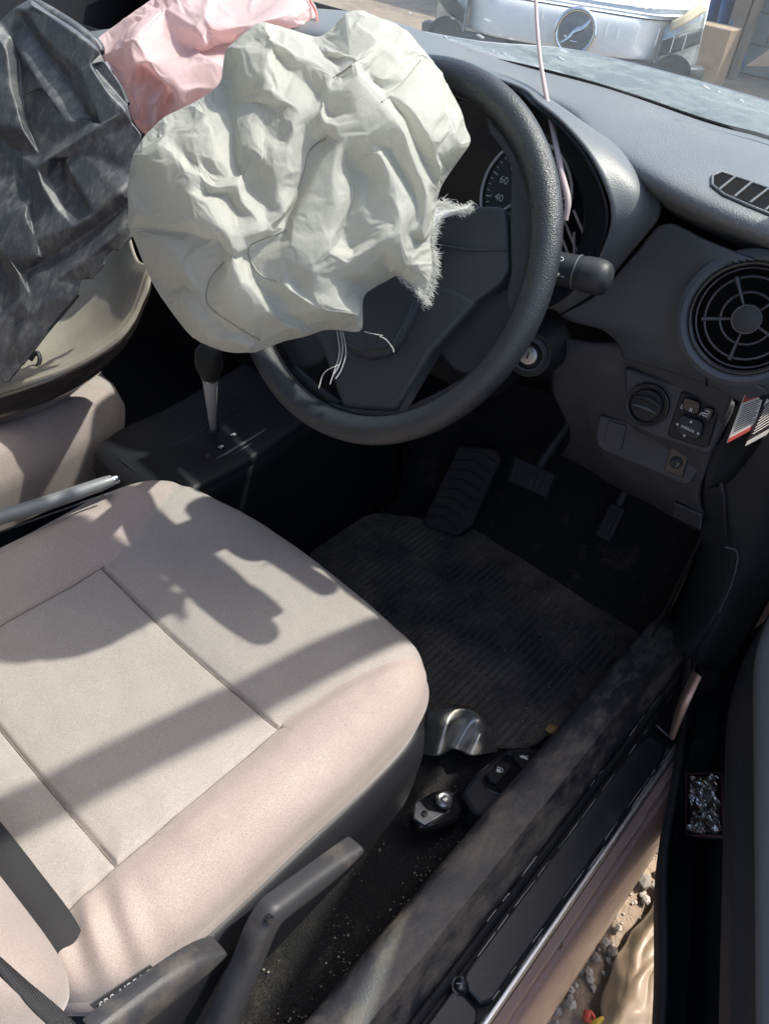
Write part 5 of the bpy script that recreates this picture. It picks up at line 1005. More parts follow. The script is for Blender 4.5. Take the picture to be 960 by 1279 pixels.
# wrapper in the door pocket
wr = thing('sweet_wrapper', 'dark red edged foil wrapper stuffed in the door pocket', 'wrapper', tuple(D(.30, .03, .05)))
wq = [(0.5124,0.5604,0.1099),(0.544,0.5626,0.151),(0.5818,0.4892,0.1432),(0.5496,0.4876,0.1018)]
wn = Vector((-.75, -.45, .6)).normalized(); plate('tray', [Vector(p) - wn * .003 for p in wq], wn * -.006, 'wrapper_dark', wr, .002)
WQ = [Vector(p) for p in wq]
def foil_grid():
    n = 22; V = []
    for i in range(n):
        for j in range(n):
            s, t = .08 + .84 * j / (n - 1), .05 + .9 * i / (n - 1); p = WQ[0].lerp(WQ[1], s).lerp(WQ[3].lerp(WQ[2], s), t)
            V.append(p + wn * (.012 * (noise.noise(p * 70) + .6 * noise.noise(p * 160)) + .002))
    obj('foil', V, [(i * n + j, i * n + j + 1, (i + 1) * n + j + 1, (i + 1) * n + j) for i in range(n - 1) for j in range(n - 1)], 'wrapper_foil', wr, False)
foil_grid()
tube('red_edge', [p + wn * .002 for p in WQ] + [WQ[0] + wn * .002], .0008, 'wrapper_edge', wr, 6)
# ================================================================ airbags
VIEW = np.array((0.4519,-0.5969,0.663))
def backsheet(V, Fc, bnd, depth):
    """the rear sheet: spans the same rim, pushed back from the front one"""
    B = V.copy(); U, cnt = edges_of(Fc); fix = bnd
    n = len(V); deg = np.bincount(U.ravel(), minlength=n).astype(float)
    c = V[bnd].mean(0); d = np.linalg.norm(V - c, axis=1)
    cp = np.array((0.5016,-0.1542,1.0012)); B = np.where(bnd[:, None], V, cp + (V - cp) * (1 + depth))
    for _ in range(12):
        S = gather(U, B, n); B = np.where(fix[:, None], V, B + .6 * (S / deg[:, None] - B))
    return B
CAGE_W = ([(-0.0844,0.3567,0.8677),(-0.0913,0.3427,0.8578),(-0.0971,0.3276,0.8458),(-0.0927,0.3207,0.8339),(-0.0883,0.3156,0.8242),(-0.0921,0.3051,0.8157),(-0.0981,0.2947,0.8092),(-0.1067,0.2809,0.8012),(-0.1143,0.2701,0.7956),(-0.1172,0.2603,0.7872),(-0.1201,0.2516,0.7798),(-0.1205,0.2394,0.7664),(-0.1149,0.229,0.7495),(-0.1074,0.2217,0.7346),(-0.0995,0.2141,0.719),(-0.0847,0.2115,0.7029),(-0.0723,0.2093,0.6895),(-0.0618,0.2081,0.6788),(-0.0433,0.209,0.6635),(-0.0286,0.2108,0.6526),(-0.0161,0.2128,0.6438),(0.0009,0.2214,0.6385),(0.0166,0.2312,0.6356),(0.0321,0.2461,0.6388),(0.0411,0.2592,0.6455),(0.0485,0.2697,0.6508),(0.0606,0.2828,0.6548),(0.0685,0.2948,0.6613),(0.0824,0.3062,0.6619),(0.0956,0.3164,0.6617),(0.0882,0.3228,0.6754),(0.0808,0.3292,0.6891),(0.0864,0.3402,0.6965),(0.0917,0.3487,0.7014),(0.0961,0.3569,0.7068),(0.1096,0.3621,0.7006),(0.1244,0.3635,0.6892),(0.1203,0.3733,0.7038),(0.1156,0.3809,0.7165),(0.1037,0.3862,0.733),(0.099,0.3946,0.7467),(0.0938,0.4026,0.7603),(0.0908,0.4087,0.7699),(0.0911,0.4183,0.7805),(0.0931,0.4309,0.7931),(0.094,0.4426,0.8054),(0.0849,0.442,0.8129),(0.0774,0.4454,0.8235),(0.0587,0.4448,0.8395),(0.0435,0.444,0.8524),(0.0301,0.4419,0.862),(0.0105,0.4361,0.8731),(-0.0075,0.4273,0.8792),(-0.0247,0.4171,0.8832),(-0.033,0.4082,0.8804),(-0.0362,0.3956,0.8688),(-0.0412,0.3847,0.8608),(-0.0552,0.3761,0.8636),(-0.0701,0.3666,0.8662),(-0.0501,0.33,0.8698),(-0.0215,0.3097,0.8632),(0.0036,0.2931,0.8505),(0.0182,0.2865,0.8367),(-0.0813,0.3099,0.8239),(-0.0417,0.2824,0.8184),(-0.0223,0.2693,0.8099),(-0.0068,0.2591,0.7992),(0.006,0.2553,0.7894),(0.016,0.2547,0.7801),(-0.0593,0.2974,0.83),(-0.0243,0.2748,0.8235),(-0.0063,0.2634,0.8148),(0.0081,0.2541,0.804),(-0.0796,0.279,0.8129),(-0.0466,0.2474,0.8068),(-0.0199,0.2331,0.798),(-0.0035,0.2249,0.7872),(0.0098,0.2279,0.7821),(0.0217,0.2404,0.7857),(0.0275,0.2367,0.776),(-0.0137,0.2377,0.7899),(-0.0022,0.236,0.7831),(0.0074,0.2459,0.7866),(0.0145,0.253,0.7886),(0.0153,0.2402,0.769),(0.0085,0.2405,0.7756),(-0.0025,0.2309,0.7742),(0.0235,0.2372,0.7647),(0.0455,0.3102,0.8143),(0.04,0.2984,0.8056),(0.0431,0.2898,0.7927),(0.0457,0.2806,0.7797),(0.0452,0.2667,0.764),(0.0632,0.304,0.8139),(0.0594,0.2926,0.8041),(0.0616,0.2834,0.7913),(0.0619,0.2724,0.7782),(0.0604,0.262,0.7674),(0.0336,0.2669,0.8071),(0.0422,0.2591,0.7901),(0.049,0.2555,0.7795),(0.0565,0.2546,0.7715),(0.014,0.2737,0.8126),(0.0247,0.2606,0.7908),(0.0345,0.2535,0.7735),(0.0549,0.2596,0.7553),(0.0432,0.2429,0.7468),(0.0392,0.2337,0.7397),(0.0514,0.2328,0.7257),(0.0633,0.2419,0.7195),(0.076,0.2541,0.7069),(-0.0765,0.2228,0.7812),(-0.0466,0.2172,0.7842),(-0.0262,0.213,0.7785),(-0.0082,0.2154,0.7773),(0.0069,0.2135,0.7657),(-0.06,0.2281,0.7941),(-0.0304,0.2231,0.7938),(-0.0153,0.2188,0.7885),(-0.069,0.2445,0.7985),(-0.042,0.235,0.7948),(-0.0222,0.2302,0.7888),(-0.085,0.2088,0.7229),(-0.0355,0.2037,0.7379),(-0.0022,0.2109,0.7441),(0.017,0.2198,0.7453),(0.0257,0.2203,0.7383),(0.0107,0.2165,0.7736),(0.0412,0.2244,0.7557),(0.0453,0.2222,0.7493),(0.042,0.2152,0.7441),(0.0223,0.2098,0.754),(0.0079,0.2087,0.7639),(0.0289,0.2159,0.7623),(0.0398,0.2158,0.7522),(0.0437,0.2154,0.7427),(0.0583,0.217,0.7294),(0.0711,0.2262,0.7065),(0.0777,0.2467,0.6861),(0.0746,0.2601,0.6719),(0.047,0.2334,0.7307),(0.0578,0.2356,0.715),(0.0662,0.2455,0.697),(0.0742,0.2659,0.6797),(0.0283,0.2177,0.73),(0.0209,0.2081,0.7142),(0.0214,0.2046,0.6944),(0.0428,0.2158,0.68),(0.0486,0.2367,0.6617),(0.0447,0.2081,0.7267),(0.051,0.2063,0.7128),(0.0607,0.214,0.6969),(-0.0711,0.2049,0.7236),(-0.0387,0.1995,0.7032),(-0.0028,0.1996,0.7026),(0.0214,0.2029,0.6941),(-0.026,0.1963,0.7342),(-0.0098,0.1949,0.7235),(0.0089,0.196,0.7165),(-0.0055,0.2052,0.7404),(0.0005,0.2027,0.7286),(0.0118,0.2013,0.7113),(-0.0058,0.1943,0.6923),(0.0175,0.1967,0.6807),(0.0196,0.2054,0.6606),(0.0182,0.2021,0.6829),(0.0109,0.2078,0.659),(0.0444,0.2099,0.673),(0.0473,0.2243,0.6601),(0.0509,0.3319,0.8629),(0.0597,0.3259,0.8567),(0.0775,0.3274,0.8484),(0.0979,0.3299,0.8318),(0.1103,0.3366,0.8079),(0.1152,0.3495,0.7873),(0.1186,0.3542,0.7694),(0.1205,0.3586,0.7468),(0.0457,0.3475,0.8526),(0.0641,0.3512,0.8426),(0.0823,0.3557,0.829),(0.0933,0.3592,0.8146),(0.0927,0.3487,0.8394),(0.1045,0.3539,0.8301),(0.1114,0.3634,0.8158),(0.1098,0.3791,0.7961),(0.1005,0.3943,0.7749),(0.0962,0.364,0.8086),(0.0991,0.3805,0.7863),(0.0995,0.3864,0.7667),(0.0956,0.3123,0.8126),(0.1087,0.3186,0.7956),(0.1158,0.3212,0.7819),(0.1244,0.3179,0.7599),(0.1161,0.3321,0.7255),(0.0857,0.3336,0.8106),(0.1009,0.3464,0.7868),(0.1078,0.3507,0.7687),(0.1149,0.3486,0.7459),(0.1206,0.3407,0.7291),(0.0658,0.3208,0.7981),(0.0764,0.3143,0.7805),(0.0793,0.3068,0.7689),(0.0806,0.2984,0.753),(0.0876,0.3037,0.7393),(0.0746,0.2936,0.7992),(0.0852,0.2876,0.7823),(0.0879,0.2756,0.7639),(0.0867,0.3237,0.7912),(0.0969,0.3188,0.772),(0.0983,0.3112,0.7592),(0.082,0.2586,0.7486),(0.0857,0.2677,0.7554),(0.0928,0.2758,0.754),(0.1026,0.2896,0.7422),(0.1133,0.3076,0.7573),(0.1157,0.3217,0.7678),(0.0892,0.2581,0.7396),(0.0979,0.2751,0.7315),(0.1047,0.2965,0.7282),(0.115,0.3128,0.7413),(0.0686,0.2538,0.7529),(0.0785,0.2509,0.7376),(0.0877,0.2567,0.7246),(0.0995,0.275,0.71),(0.0554,0.2447,0.7441),(0.0694,0.2475,0.7318),(0.0811,0.2562,0.7167),(0.0816,0.2397,0.7272),(0.0954,0.2609,0.707),(0.1057,0.2944,0.6919),(0.0789,0.2552,0.6977),(0.0881,0.2787,0.6866),(0.1008,0.3017,0.6799),(-0.0258,0.3153,0.868),(-0.0094,0.3131,0.8642),(0.0045,0.313,0.8604),(0.0126,0.3208,0.8592),(0.0399,0.3219,0.855),(0.0467,0.3344,0.8634),(-0.0449,0.3393,0.865),(-0.0248,0.343,0.8612),(-0.0025,0.3488,0.8571),(0.0182,0.3516,0.86),(0.0071,0.3426,0.863),(0.032,0.3406,0.8654),(0.0447,0.3374,0.8633),(-0.023,0.3196,0.8565),(-0.0001,0.3159,0.8475),(0.0236,0.3197,0.8392),(0.0416,0.3143,0.8256),(0.0366,0.3253,0.8534),(0.0382,0.3138,0.8465),(0.0455,0.3028,0.8366),(0.0546,0.2978,0.8254),(0.0694,0.3011,0.8155),(0.0544,0.3148,0.8457),(0.0702,0.3111,0.8331),(0.0853,0.3117,0.8198),(0.0935,0.3136,0.8124),(-0.0142,0.3886,0.8818),(0.0109,0.3625,0.874),(0.0274,0.3453,0.8651),(-0.0078,0.3944,0.8827),(0.011,0.3768,0.8792),(0.0039,0.3918,0.8815),(-0.016,0.3781,0.8707),(0.0077,0.3564,0.8654),(0.0513,0.4114,0.8611),(0.0665,0.3747,0.8532),(0.0697,0.3461,0.8417),(0.0423,0.3657,0.8714),(0.0586,0.3676,0.8635),(0.0647,0.3435,0.8532),(0.0109,0.4056,0.8819),(0.0357,0.4015,0.876),(0.0524,0.4037,0.8671),(0.0679,0.4115,0.854),(0.0976,0.3819,0.8364),(0.1091,0.3627,0.8231),(0.0817,0.4119,0.8379),(0.0996,0.3994,0.8226),(0.1044,0.3879,0.8007),(0.0995,0.4046,0.828),(0.1105,0.4006,0.8141),(-0.0522,0.307,0.8574),(-0.0246,0.2899,0.8476),(-0.0035,0.2812,0.8362),(-0.0371,0.2848,0.8269),(-0.0112,0.2836,0.8296),(0.0155,0.289,0.8323),(0.038,0.2977,0.827),(0.0021,0.2695,0.8218),(0.0193,0.2592,0.8074),(0.0296,0.2598,0.8013),(0.0055,0.2855,0.8264),(0.0183,0.2823,0.8183),(0.0275,0.2799,0.8094),(0.0346,0.284,0.8222),(0.0394,0.2773,0.81),(0.0459,0.2699,0.7952),(-0.0498,0.2658,0.8155),(-0.0205,0.2476,0.8075),(-0.004,0.2385,0.7985),(0.0406,0.2398,0.769),(0.0499,0.2414,0.7622),(-0.0861,0.214,0.7542),(-0.065,0.2036,0.7449),(-0.0791,0.2198,0.7682),(-0.0597,0.2089,0.7534),(-0.0387,0.2029,0.7449),(0.0134,0.2517,0.7883),(0.018,0.2169,0.7466),(0.0069,0.2131,0.7665),(0.0533,0.2323,0.7261),(0.0134,0.2059,0.6648),(0.0413,0.3075,0.8368),(0.0704,0.3467,0.8427),(0.0276,0.2596,0.8026)],[(309,306,122),(122,15,152),(305,12,13),(306,13,14),(14,122,306),(14,15,122),(10,116,9),(116,10,111),(16,17,153),(11,111,10),(11,307,111),(307,11,12),(307,12,305),(305,308,307),(306,308,305),(306,309,308),(8,119,7),(74,7,119),(119,120,74),(117,112,113),(113,118,117),(159,123,156),(159,156,157),(157,160,159),(157,158,160),(157,154,158),(18,19,162),(9,119,8),(119,9,116),(116,120,119),(116,117,120),(116,112,117),(112,116,111),(112,111,307),(307,113,112),(113,307,308),(113,308,309),(152,156,123),(153,156,152),(153,157,156),(153,154,157),(154,153,17),(17,162,154),(17,18,162),(155,163,165),(165,146,155),(314,164,165),(300,6,73),(75,76,80),(312,127,114),(312,114,132),(161,155,146),(20,166,163),(69,3,4),(69,4,63),(5,63,4),(131,125,133),(5,6,300),(300,64,5),(75,302,301),(302,75,80),(80,81,302),(81,80,76),(76,77,81),(86,76,114),(86,114,127),(133,127,115),(115,131,133),(131,115,132),(131,132,124),(311,131,124),(145,161,146),(166,21,164),(21,166,20),(7,73,6),(73,7,74),(74,300,73),(74,301,300),(74,75,301),(75,74,120),(120,121,75),(121,117,118),(118,76,121),(118,114,76),(114,118,113),(114,113,309),(309,132,114),(132,309,123),(123,124,132),(124,159,160),(160,311,124),(160,144,126),(160,145,144),(160,161,145),(161,158,154),(154,155,161),(155,154,162),(162,163,155),(163,162,19),(19,20,163),(65,71,70),(65,66,71),(292,72,67),(287,286,285),(287,288,286),(288,287,70),(70,291,288),(291,70,71),(71,72,292),(72,71,66),(66,67,72),(67,66,82),(310,83,67),(78,79,68),(79,78,85),(79,85,84),(79,84,87),(87,303,79),(87,128,303),(134,129,128),(129,134,130),(129,130,135),(135,107,129),(108,140,107),(136,135,149),(136,149,150),(151,150,147),(168,147,167),(168,167,22),(22,23,168),(109,227,225),(110,227,109),(58,0,59),(59,239,58),(239,59,233),(233,234,239),(234,233,60),(60,246,234),(294,295,289),(295,294,102),(102,296,295),(296,102,98),(98,298,296),(98,299,298),(98,99,299),(99,293,103),(104,100,99),(104,101,100),(101,104,304),(304,92,101),(304,105,92),(105,106,224),(141,109,313),(141,142,109),(1,59,0),(59,60,233),(60,1,284),(60,284,285),(61,246,60),(61,285,286),(286,62,61),(286,289,62),(294,288,291),(291,102,294),(292,102,291),(293,98,102),(103,83,68),(104,99,103),(104,68,79),(104,79,303),(303,304,104),(304,303,128),(128,106,304),(106,128,129),(106,129,107),(107,224,106),(224,107,140),(313,109,225),(136,141,108),(136,137,141),(151,148,137),(148,151,147),(148,147,168),(148,168,23),(23,24,148),(2,284,1),(284,2,3),(3,285,284),(285,3,69),(69,287,285),(69,70,287),(64,65,70),(65,64,300),(65,300,301),(301,66,65),(66,301,302),(302,82,66),(82,302,81),(82,81,77),(77,78,82),(85,77,86),(85,86,127),(127,84,85),(127,87,84),(133,128,87),(133,134,128),(134,133,125),(134,125,126),(126,130,134),(130,126,144),(144,135,130),(144,149,135),(149,144,145),(145,150,149),(150,145,146),(146,147,150),(147,146,165),(147,165,164),(164,167,147),(167,164,21),(21,22,167),(236,240,235),(236,235,247),(138,139,143),(256,249,253),(243,56,241),(315,249,255),(89,88,253),(89,94,88),(211,210,216),(56,57,240),(240,241,56),(236,248,251),(248,236,247),(290,252,248),(252,253,249),(290,89,253),(89,290,297),(90,94,89),(90,95,94),(95,90,91),(95,91,96),(211,97,220),(220,210,211),(210,220,221),(221,216,210),(221,222,216),(226,228,222),(228,110,230),(231,228,230),(143,26,27),(26,143,139),(202,206,212),(54,262,53),(262,54,259),(259,263,262),(263,259,260),(169,245,238),(55,259,54),(259,55,265),(265,260,259),(260,265,266),(260,266,261),(245,261,244),(244,238,245),(238,244,242),(238,242,237),(237,169,238),(237,170,169),(170,237,250),(170,250,255),(199,254,204),(204,200,199),(200,204,205),(205,201,200),(201,205,206),(201,206,202),(203,202,212),(212,213,203),(213,212,217),(217,218,213),(231,232,229),(56,265,55),(56,266,265),(266,56,243),(266,244,261),(242,243,241),(241,237,242),(237,241,236),(237,236,251),(251,250,237),(251,255,250),(249,256,255),(93,88,94),(94,254,93),(94,204,254),(204,94,95),(95,205,204),(205,95,96),(96,206,205),(206,96,97),(206,97,211),(211,212,206),(212,211,216),(216,217,212),(217,216,222),(222,223,217),(223,222,228),(228,229,223),(231,143,27),(27,28,231),(171,269,178),(264,270,273),(177,178,272),(194,195,173),(195,190,191),(193,198,192),(193,219,33),(193,33,34),(34,198,193),(52,264,273),(273,51,52),(273,274,51),(274,273,270),(270,271,274),(271,270,177),(271,177,272),(272,268,271),(268,272,178),(316,179,181),(269,172,179),(257,194,172),(194,257,258),(194,258,189),(189,190,194),(190,189,207),(190,207,208),(208,191,190),(208,215,191),(215,208,209),(215,209,214),(214,192,215),(214,219,192),(49,50,275),(182,183,278),(174,175,188),(175,196,197),(197,176,175),(197,39,176),(35,36,37),(41,42,185),(283,45,46),(45,283,44),(47,48,279),(47,279,282),(282,46,47),(282,283,46),(48,49,276),(276,279,48),(279,276,277),(279,280,282),(281,44,283),(281,43,44),(43,281,184),(43,184,42),(277,182,278),(278,280,277),(280,278,183),(281,283,280),(183,184,281),(184,186,187),(185,42,184),(188,185,187),(188,41,185),(41,188,175),(175,40,41),(40,175,176),(40,176,39),(51,275,50),(275,51,274),(275,274,271),(271,267,275),(267,271,268),(268,276,267),(268,277,276),(277,268,181),(181,182,277),(182,181,179),(179,180,182),(180,179,172),(173,180,172),(173,186,180),(173,187,186),(173,174,187),(195,196,174),(196,195,191),(192,197,196),(197,192,198),(198,39,197),(198,38,39),(198,37,38),(198,35,37),(35,198,34),(53,264,52),(264,53,262),(264,262,263),(263,270,264),(270,263,260),(270,260,261),(270,261,245),(270,245,169),(169,177,270),(177,169,170),(170,171,177),(171,170,255),(171,255,256),(172,269,171),(256,257,172),(257,256,254),(257,254,199),(199,258,257),(199,189,258),(199,207,189),(207,199,200),(200,208,207),(208,200,201),(201,209,208),(209,201,202),(209,202,203),(203,214,209),(214,203,213),(213,219,214),(219,213,218),(218,33,219),(218,32,33),(218,31,32),(31,218,217),(31,217,223),(31,223,229),(229,30,31),(30,229,232),(232,29,30),(29,232,28),(57,58,239),(239,240,57),(240,239,234),(234,235,240),(235,234,246),(246,247,235),(247,246,61),(247,61,62),(62,248,247),(62,290,248),(290,62,289),(289,297,290),(297,289,295),(297,295,296),(297,296,298),(298,89,297),(298,90,89),(90,298,299),(299,91,90),(91,299,99),(91,99,100),(91,100,101),(92,96,91),(92,97,96),(97,92,105),(105,220,97),(220,105,224),(220,224,225),(225,221,220),(226,222,221),(227,228,226),(142,230,110),(142,143,230),(138,142,137),(138,137,148),(138,148,24),(138,24,25),(25,139,138),(25,26,139),(60,59,1),(61,60,285),(64,63,5),(310,67,82),(64,69,63),(69,64,70),(76,75,121),(76,86,77),(77,85,78),(310,78,68),(310,82,78),(310,68,83),(91,101,92),(99,98,293),(292,67,83),(317,102,292),(292,83,103),(293,102,317),(104,103,68),(105,304,106),(136,107,135),(107,136,108),(110,109,142),(121,120,117),(123,122,152),(122,123,309),(124,123,159),(87,127,133),(311,126,125),(311,160,126),(311,125,131),(312,132,115),(312,115,127),(137,150,151),(137,136,150),(313,140,108),(313,224,140),(313,225,224),(313,108,141),(142,141,137),(142,138,143),(15,16,153),(153,152,15),(161,160,158),(314,166,164),(314,165,163),(314,163,166),(172,171,256),(173,172,194),(174,173,195),(175,174,196),(177,171,178),(316,269,179),(183,180,186),(183,182,180),(184,183,186),(185,184,187),(188,187,174),(192,191,215),(192,196,191),(193,192,219),(195,194,190),(226,225,227),(226,221,225),(227,110,228),(228,231,229),(231,230,143),(231,28,232),(241,240,236),(243,242,244),(244,266,243),(315,252,249),(315,251,248),(315,255,251),(315,248,252),(253,252,290),(93,253,88),(253,93,254),(253,254,256),(316,268,178),(316,181,268),(316,178,269),(276,275,267),(275,276,49),(280,279,277),(281,280,183),(283,282,280),(288,294,289),(289,286,288),(292,291,71),(317,292,103),(317,103,293),(306,305,13)])
ab = thing('driver_airbag', 'deflated crumpled white airbag hanging from the steering wheel hub', 'airbag', tuple(CWV + WZ * .02))
V, Fc, bnd = crumple(CAGE_W, 3, 3, 1, .0006, 26, VIEW); V = settle(V, Fc, bnd, 16, .07, .25)
subs(obj('front_panel', V, Fc.tolist(), 'airbag', ab), 1)
B = backsheet(V, Fc, bnd, .05); obj('rear_panel', B, Fc.tolist(), 'airbag', ab)
bvh = BVHTree.FromPolygons([Vector(p) for p in V], Fc.tolist()); CAMP = Vector((0.5016,-0.1542,1.0012))
def on_bag(pts, lift):
    out = []
    for p in pts:
        p = Vector(p); d = (p - CAMP).normalized(); h = bvh.ray_cast(CAMP, d)
        if h[0]: out.append(h[0] - d * lift)
    return out
for L in [[(0.0399,0.4256,0.8575),(0.0398,0.4238,0.856),(0.0397,0.4214,0.854),(0.0395,0.4186,0.8516),(0.0392,0.4154,0.8489),(0.0388,0.4122,0.8462),(0.0383,0.409,0.8437),(0.0377,0.4055,0.841),(0.0368,0.4016,0.8381),(0.0358,0.3975,0.8351),(0.0348,0.3937,0.8323),(0.034,0.3904,0.83),(0.0334,0.3881,0.8283)],[(0.0134,0.3429,0.8011),(0.0128,0.3413,0.8002),(0.0118,0.3392,0.799),(0.0106,0.3367,0.7975),(0.0096,0.3341,0.7959),(0.0088,0.3315,0.7941),(0.0085,0.3293,0.7923),(0.0087,0.3273,0.7903),(0.0094,0.3255,0.7882),(0.0103,0.3237,0.786),(0.0114,0.322,0.7837),(0.0125,0.3203,0.7815),(0.0134,0.3185,0.7792),(0.0142,0.3167,0.7771),(0.015,0.315,0.775),(0.0158,0.3133,0.7728),(0.0166,0.3114,0.7707),(0.0172,0.3095,0.7685),(0.0178,0.3073,0.7661),(0.0182,0.3047,0.7635),(0.0185,0.3016,0.7605),(0.0187,0.2984,0.7575),(0.0188,0.2953,0.7546),(0.0189,0.2927,0.7522),(0.019,0.2908,0.7504)],[(0.0271,0.2853,0.74),(0.0258,0.2832,0.739),(0.0238,0.2803,0.7377),(0.0215,0.2768,0.7361),(0.0192,0.2732,0.7344),(0.0171,0.2698,0.7328),(0.0155,0.2669,0.7314),(0.0142,0.2647,0.7302),(0.013,0.2626,0.7292),(0.012,0.2608,0.7282),(0.0114,0.2591,0.7271),(0.0114,0.2577,0.7259),(0.012,0.2565,0.7244),(0.0135,0.2555,0.7224),(0.0157,0.2546,0.7201),(0.0185,0.2539,0.7176),(0.0216,0.2535,0.7151),(0.0246,0.2533,0.7128),(0.0274,0.2534,0.711),(0.0302,0.2541,0.7097),(0.0332,0.2552,0.7087),(0.0362,0.2566,0.7079),(0.039,0.258,0.7073),(0.0413,0.2593,0.7069),(0.043,0.2602,0.7065)],[(-0.0072,0.3705,0.84),(-0.0068,0.3714,0.8406),(-0.0062,0.3728,0.8414),(-0.0055,0.3743,0.8423),(-0.0047,0.376,0.8433),(-0.004,0.3776,0.8443),(-0.0033,0.3792,0.8453),(-0.0026,0.381,0.8464),(-0.0018,0.3828,0.8475),(-0.0012,0.3843,0.8484),(-0.0007,0.3854,0.8491)],[(0.002,0.2384,0.7149),(0.0017,0.2367,0.7135),(0.0013,0.2343,0.7117),(0.0008,0.2315,0.7095),(0.0004,0.2285,0.7071),(0.0003,0.2257,0.7046),(0.0007,0.2233,0.7022),(0.0014,0.2211,0.6997),(0.0023,0.2189,0.6971),(0.0035,0.2169,0.6945),(0.0051,0.2151,0.6918),(0.0072,0.2139,0.6893),(0.0098,0.2133,0.6869),(0.0133,0.2135,0.6848),(0.0176,0.2145,0.6827),(0.0224,0.2159,0.6807),(0.0274,0.2177,0.6789),(0.0322,0.2194,0.6772),(0.0365,0.2209,0.6756),(0.0406,0.2223,0.674),(0.0447,0.2238,0.6726),(0.0487,0.2254,0.6713),(0.0524,0.2268,0.6701),(0.0554,0.2281,0.6692),(0.0576,0.2289,0.6684)]]:
    q = on_bag(L, .0004)
    if len(q) > 3: tube('stitched_seam', q, .0007, 'airbag_thread', ab, 5)
# frayed edges and loose threads
def fray():
    rnd = random.Random(4); V = []; Fc = []
    def hair(p, d, L, w_):
        d = Vector(d).normalized(); s = d.orthogonal().normalized() * w_; k = len(V); c = Vector((rnd.uniform(-1, 1), rnd.uniform(-1, 1), rnd.uniform(-1, 1))) * L * .35
        for i in range(4):
            t = i / 3; q = p + d * L * t + c * t * t; V.extend([q - s * (1 - .7 * t), q + s * (1 - .7 * t), q + d.cross(s).normalized() * w_ * .8])
        for i in range(3):
            for a in range(3): Fc.append((k + i * 3 + a, k + i * 3 + (a + 1) % 3, k + i * 3 + 3 + (a + 1) % 3, k + i * 3 + 3 + a))
    edges = [[(0.1251,0.3625,0.6898),(0.12,0.3738,0.7036),(0.1142,0.3827,0.7155),(0.1068,0.3876,0.7249)],[(0.1027,0.3884,0.7284),(0.0965,0.3988,0.7421),(0.0938,0.4079,0.7521),(0.0944,0.4149,0.7579)],[(0.0893,0.409,0.7561),(0.0987,0.4148,0.755),(0.1081,0.4207,0.7539),(0.1121,0.4275,0.7573)],[(0.0952,0.358,0.7062),(0.1094,0.3624,0.7005),(0.1251,0.3625,0.6898)]]
    for e in edges:
        P = crom(e, 14)
        for p in P:
            for _ in range(14):
                hair(Vector(p) + Vector((rnd.gauss(0, .002), rnd.gauss(0, .002), rnd.gauss(0, .002))), Vector((0.7404,0.6655,0.0945)) * rnd.uniform(.2, 1) + Vector((-0.4976,0.4482,0.7427)) * rnd.uniform(-.9, .3) + Vector((-0.4519,0.5969,-0.663)) * rnd.uniform(-.3, .3), rnd.uniform(.0015, .0065), rnd.uniform(.00015, .0003))
    o = obj('frayed_threads', V, Fc, 'airbag_fray', ab); o['kind'] = 'stuff'
    for L in [[(0.0736,0.3106,0.6557),(0.0828,0.3052,0.6445),(0.0879,0.2967,0.6334),(0.0885,0.2874,0.6246)],[(0.0752,0.3121,0.6559),(0.0868,0.3055,0.6421),(0.0916,0.2954,0.6297),(0.0918,0.2884,0.6233)],[(0.0714,0.3087,0.6554),(0.0825,0.3016,0.6415),(0.0872,0.2915,0.6292),(0.0905,0.2827,0.619)],[(0.1022,0.3325,0.6558),(0.108,0.3351,0.6542),(0.116,0.3357,0.6493),(0.1192,0.3347,0.6462)],[(0.0898,0.3252,0.6578),(0.0943,0.328,0.6572),(0.104,0.3348,0.6566)],[(0.0879,0.2967,0.6334),(0.0813,0.2842,0.6266),(0.0848,0.2743,0.6153)]]: tube('loose_thread', L, .00032, 'airbag_fray', ab, 5, 4)
fray()
patch('torn_flap', [[(0.0837,0.4065,0.7577),(0.0923,0.413,0.7577),(0.105,0.4206,0.7558),(0.1121,0.4294,0.759)], [(0.0933,0.3951,0.7454),(0.0977,0.4035,0.75),(0.1036,0.4114,0.7531),(0.1138,0.4231,0.7566)], [(0.0982,0.3889,0.7304),(0.0989,0.3959,0.7363),(0.0989,0.4055,0.7449),(0.1108,0.4233,0.7528)]], 'airbag_fray', ab, 5, 5, .0008)
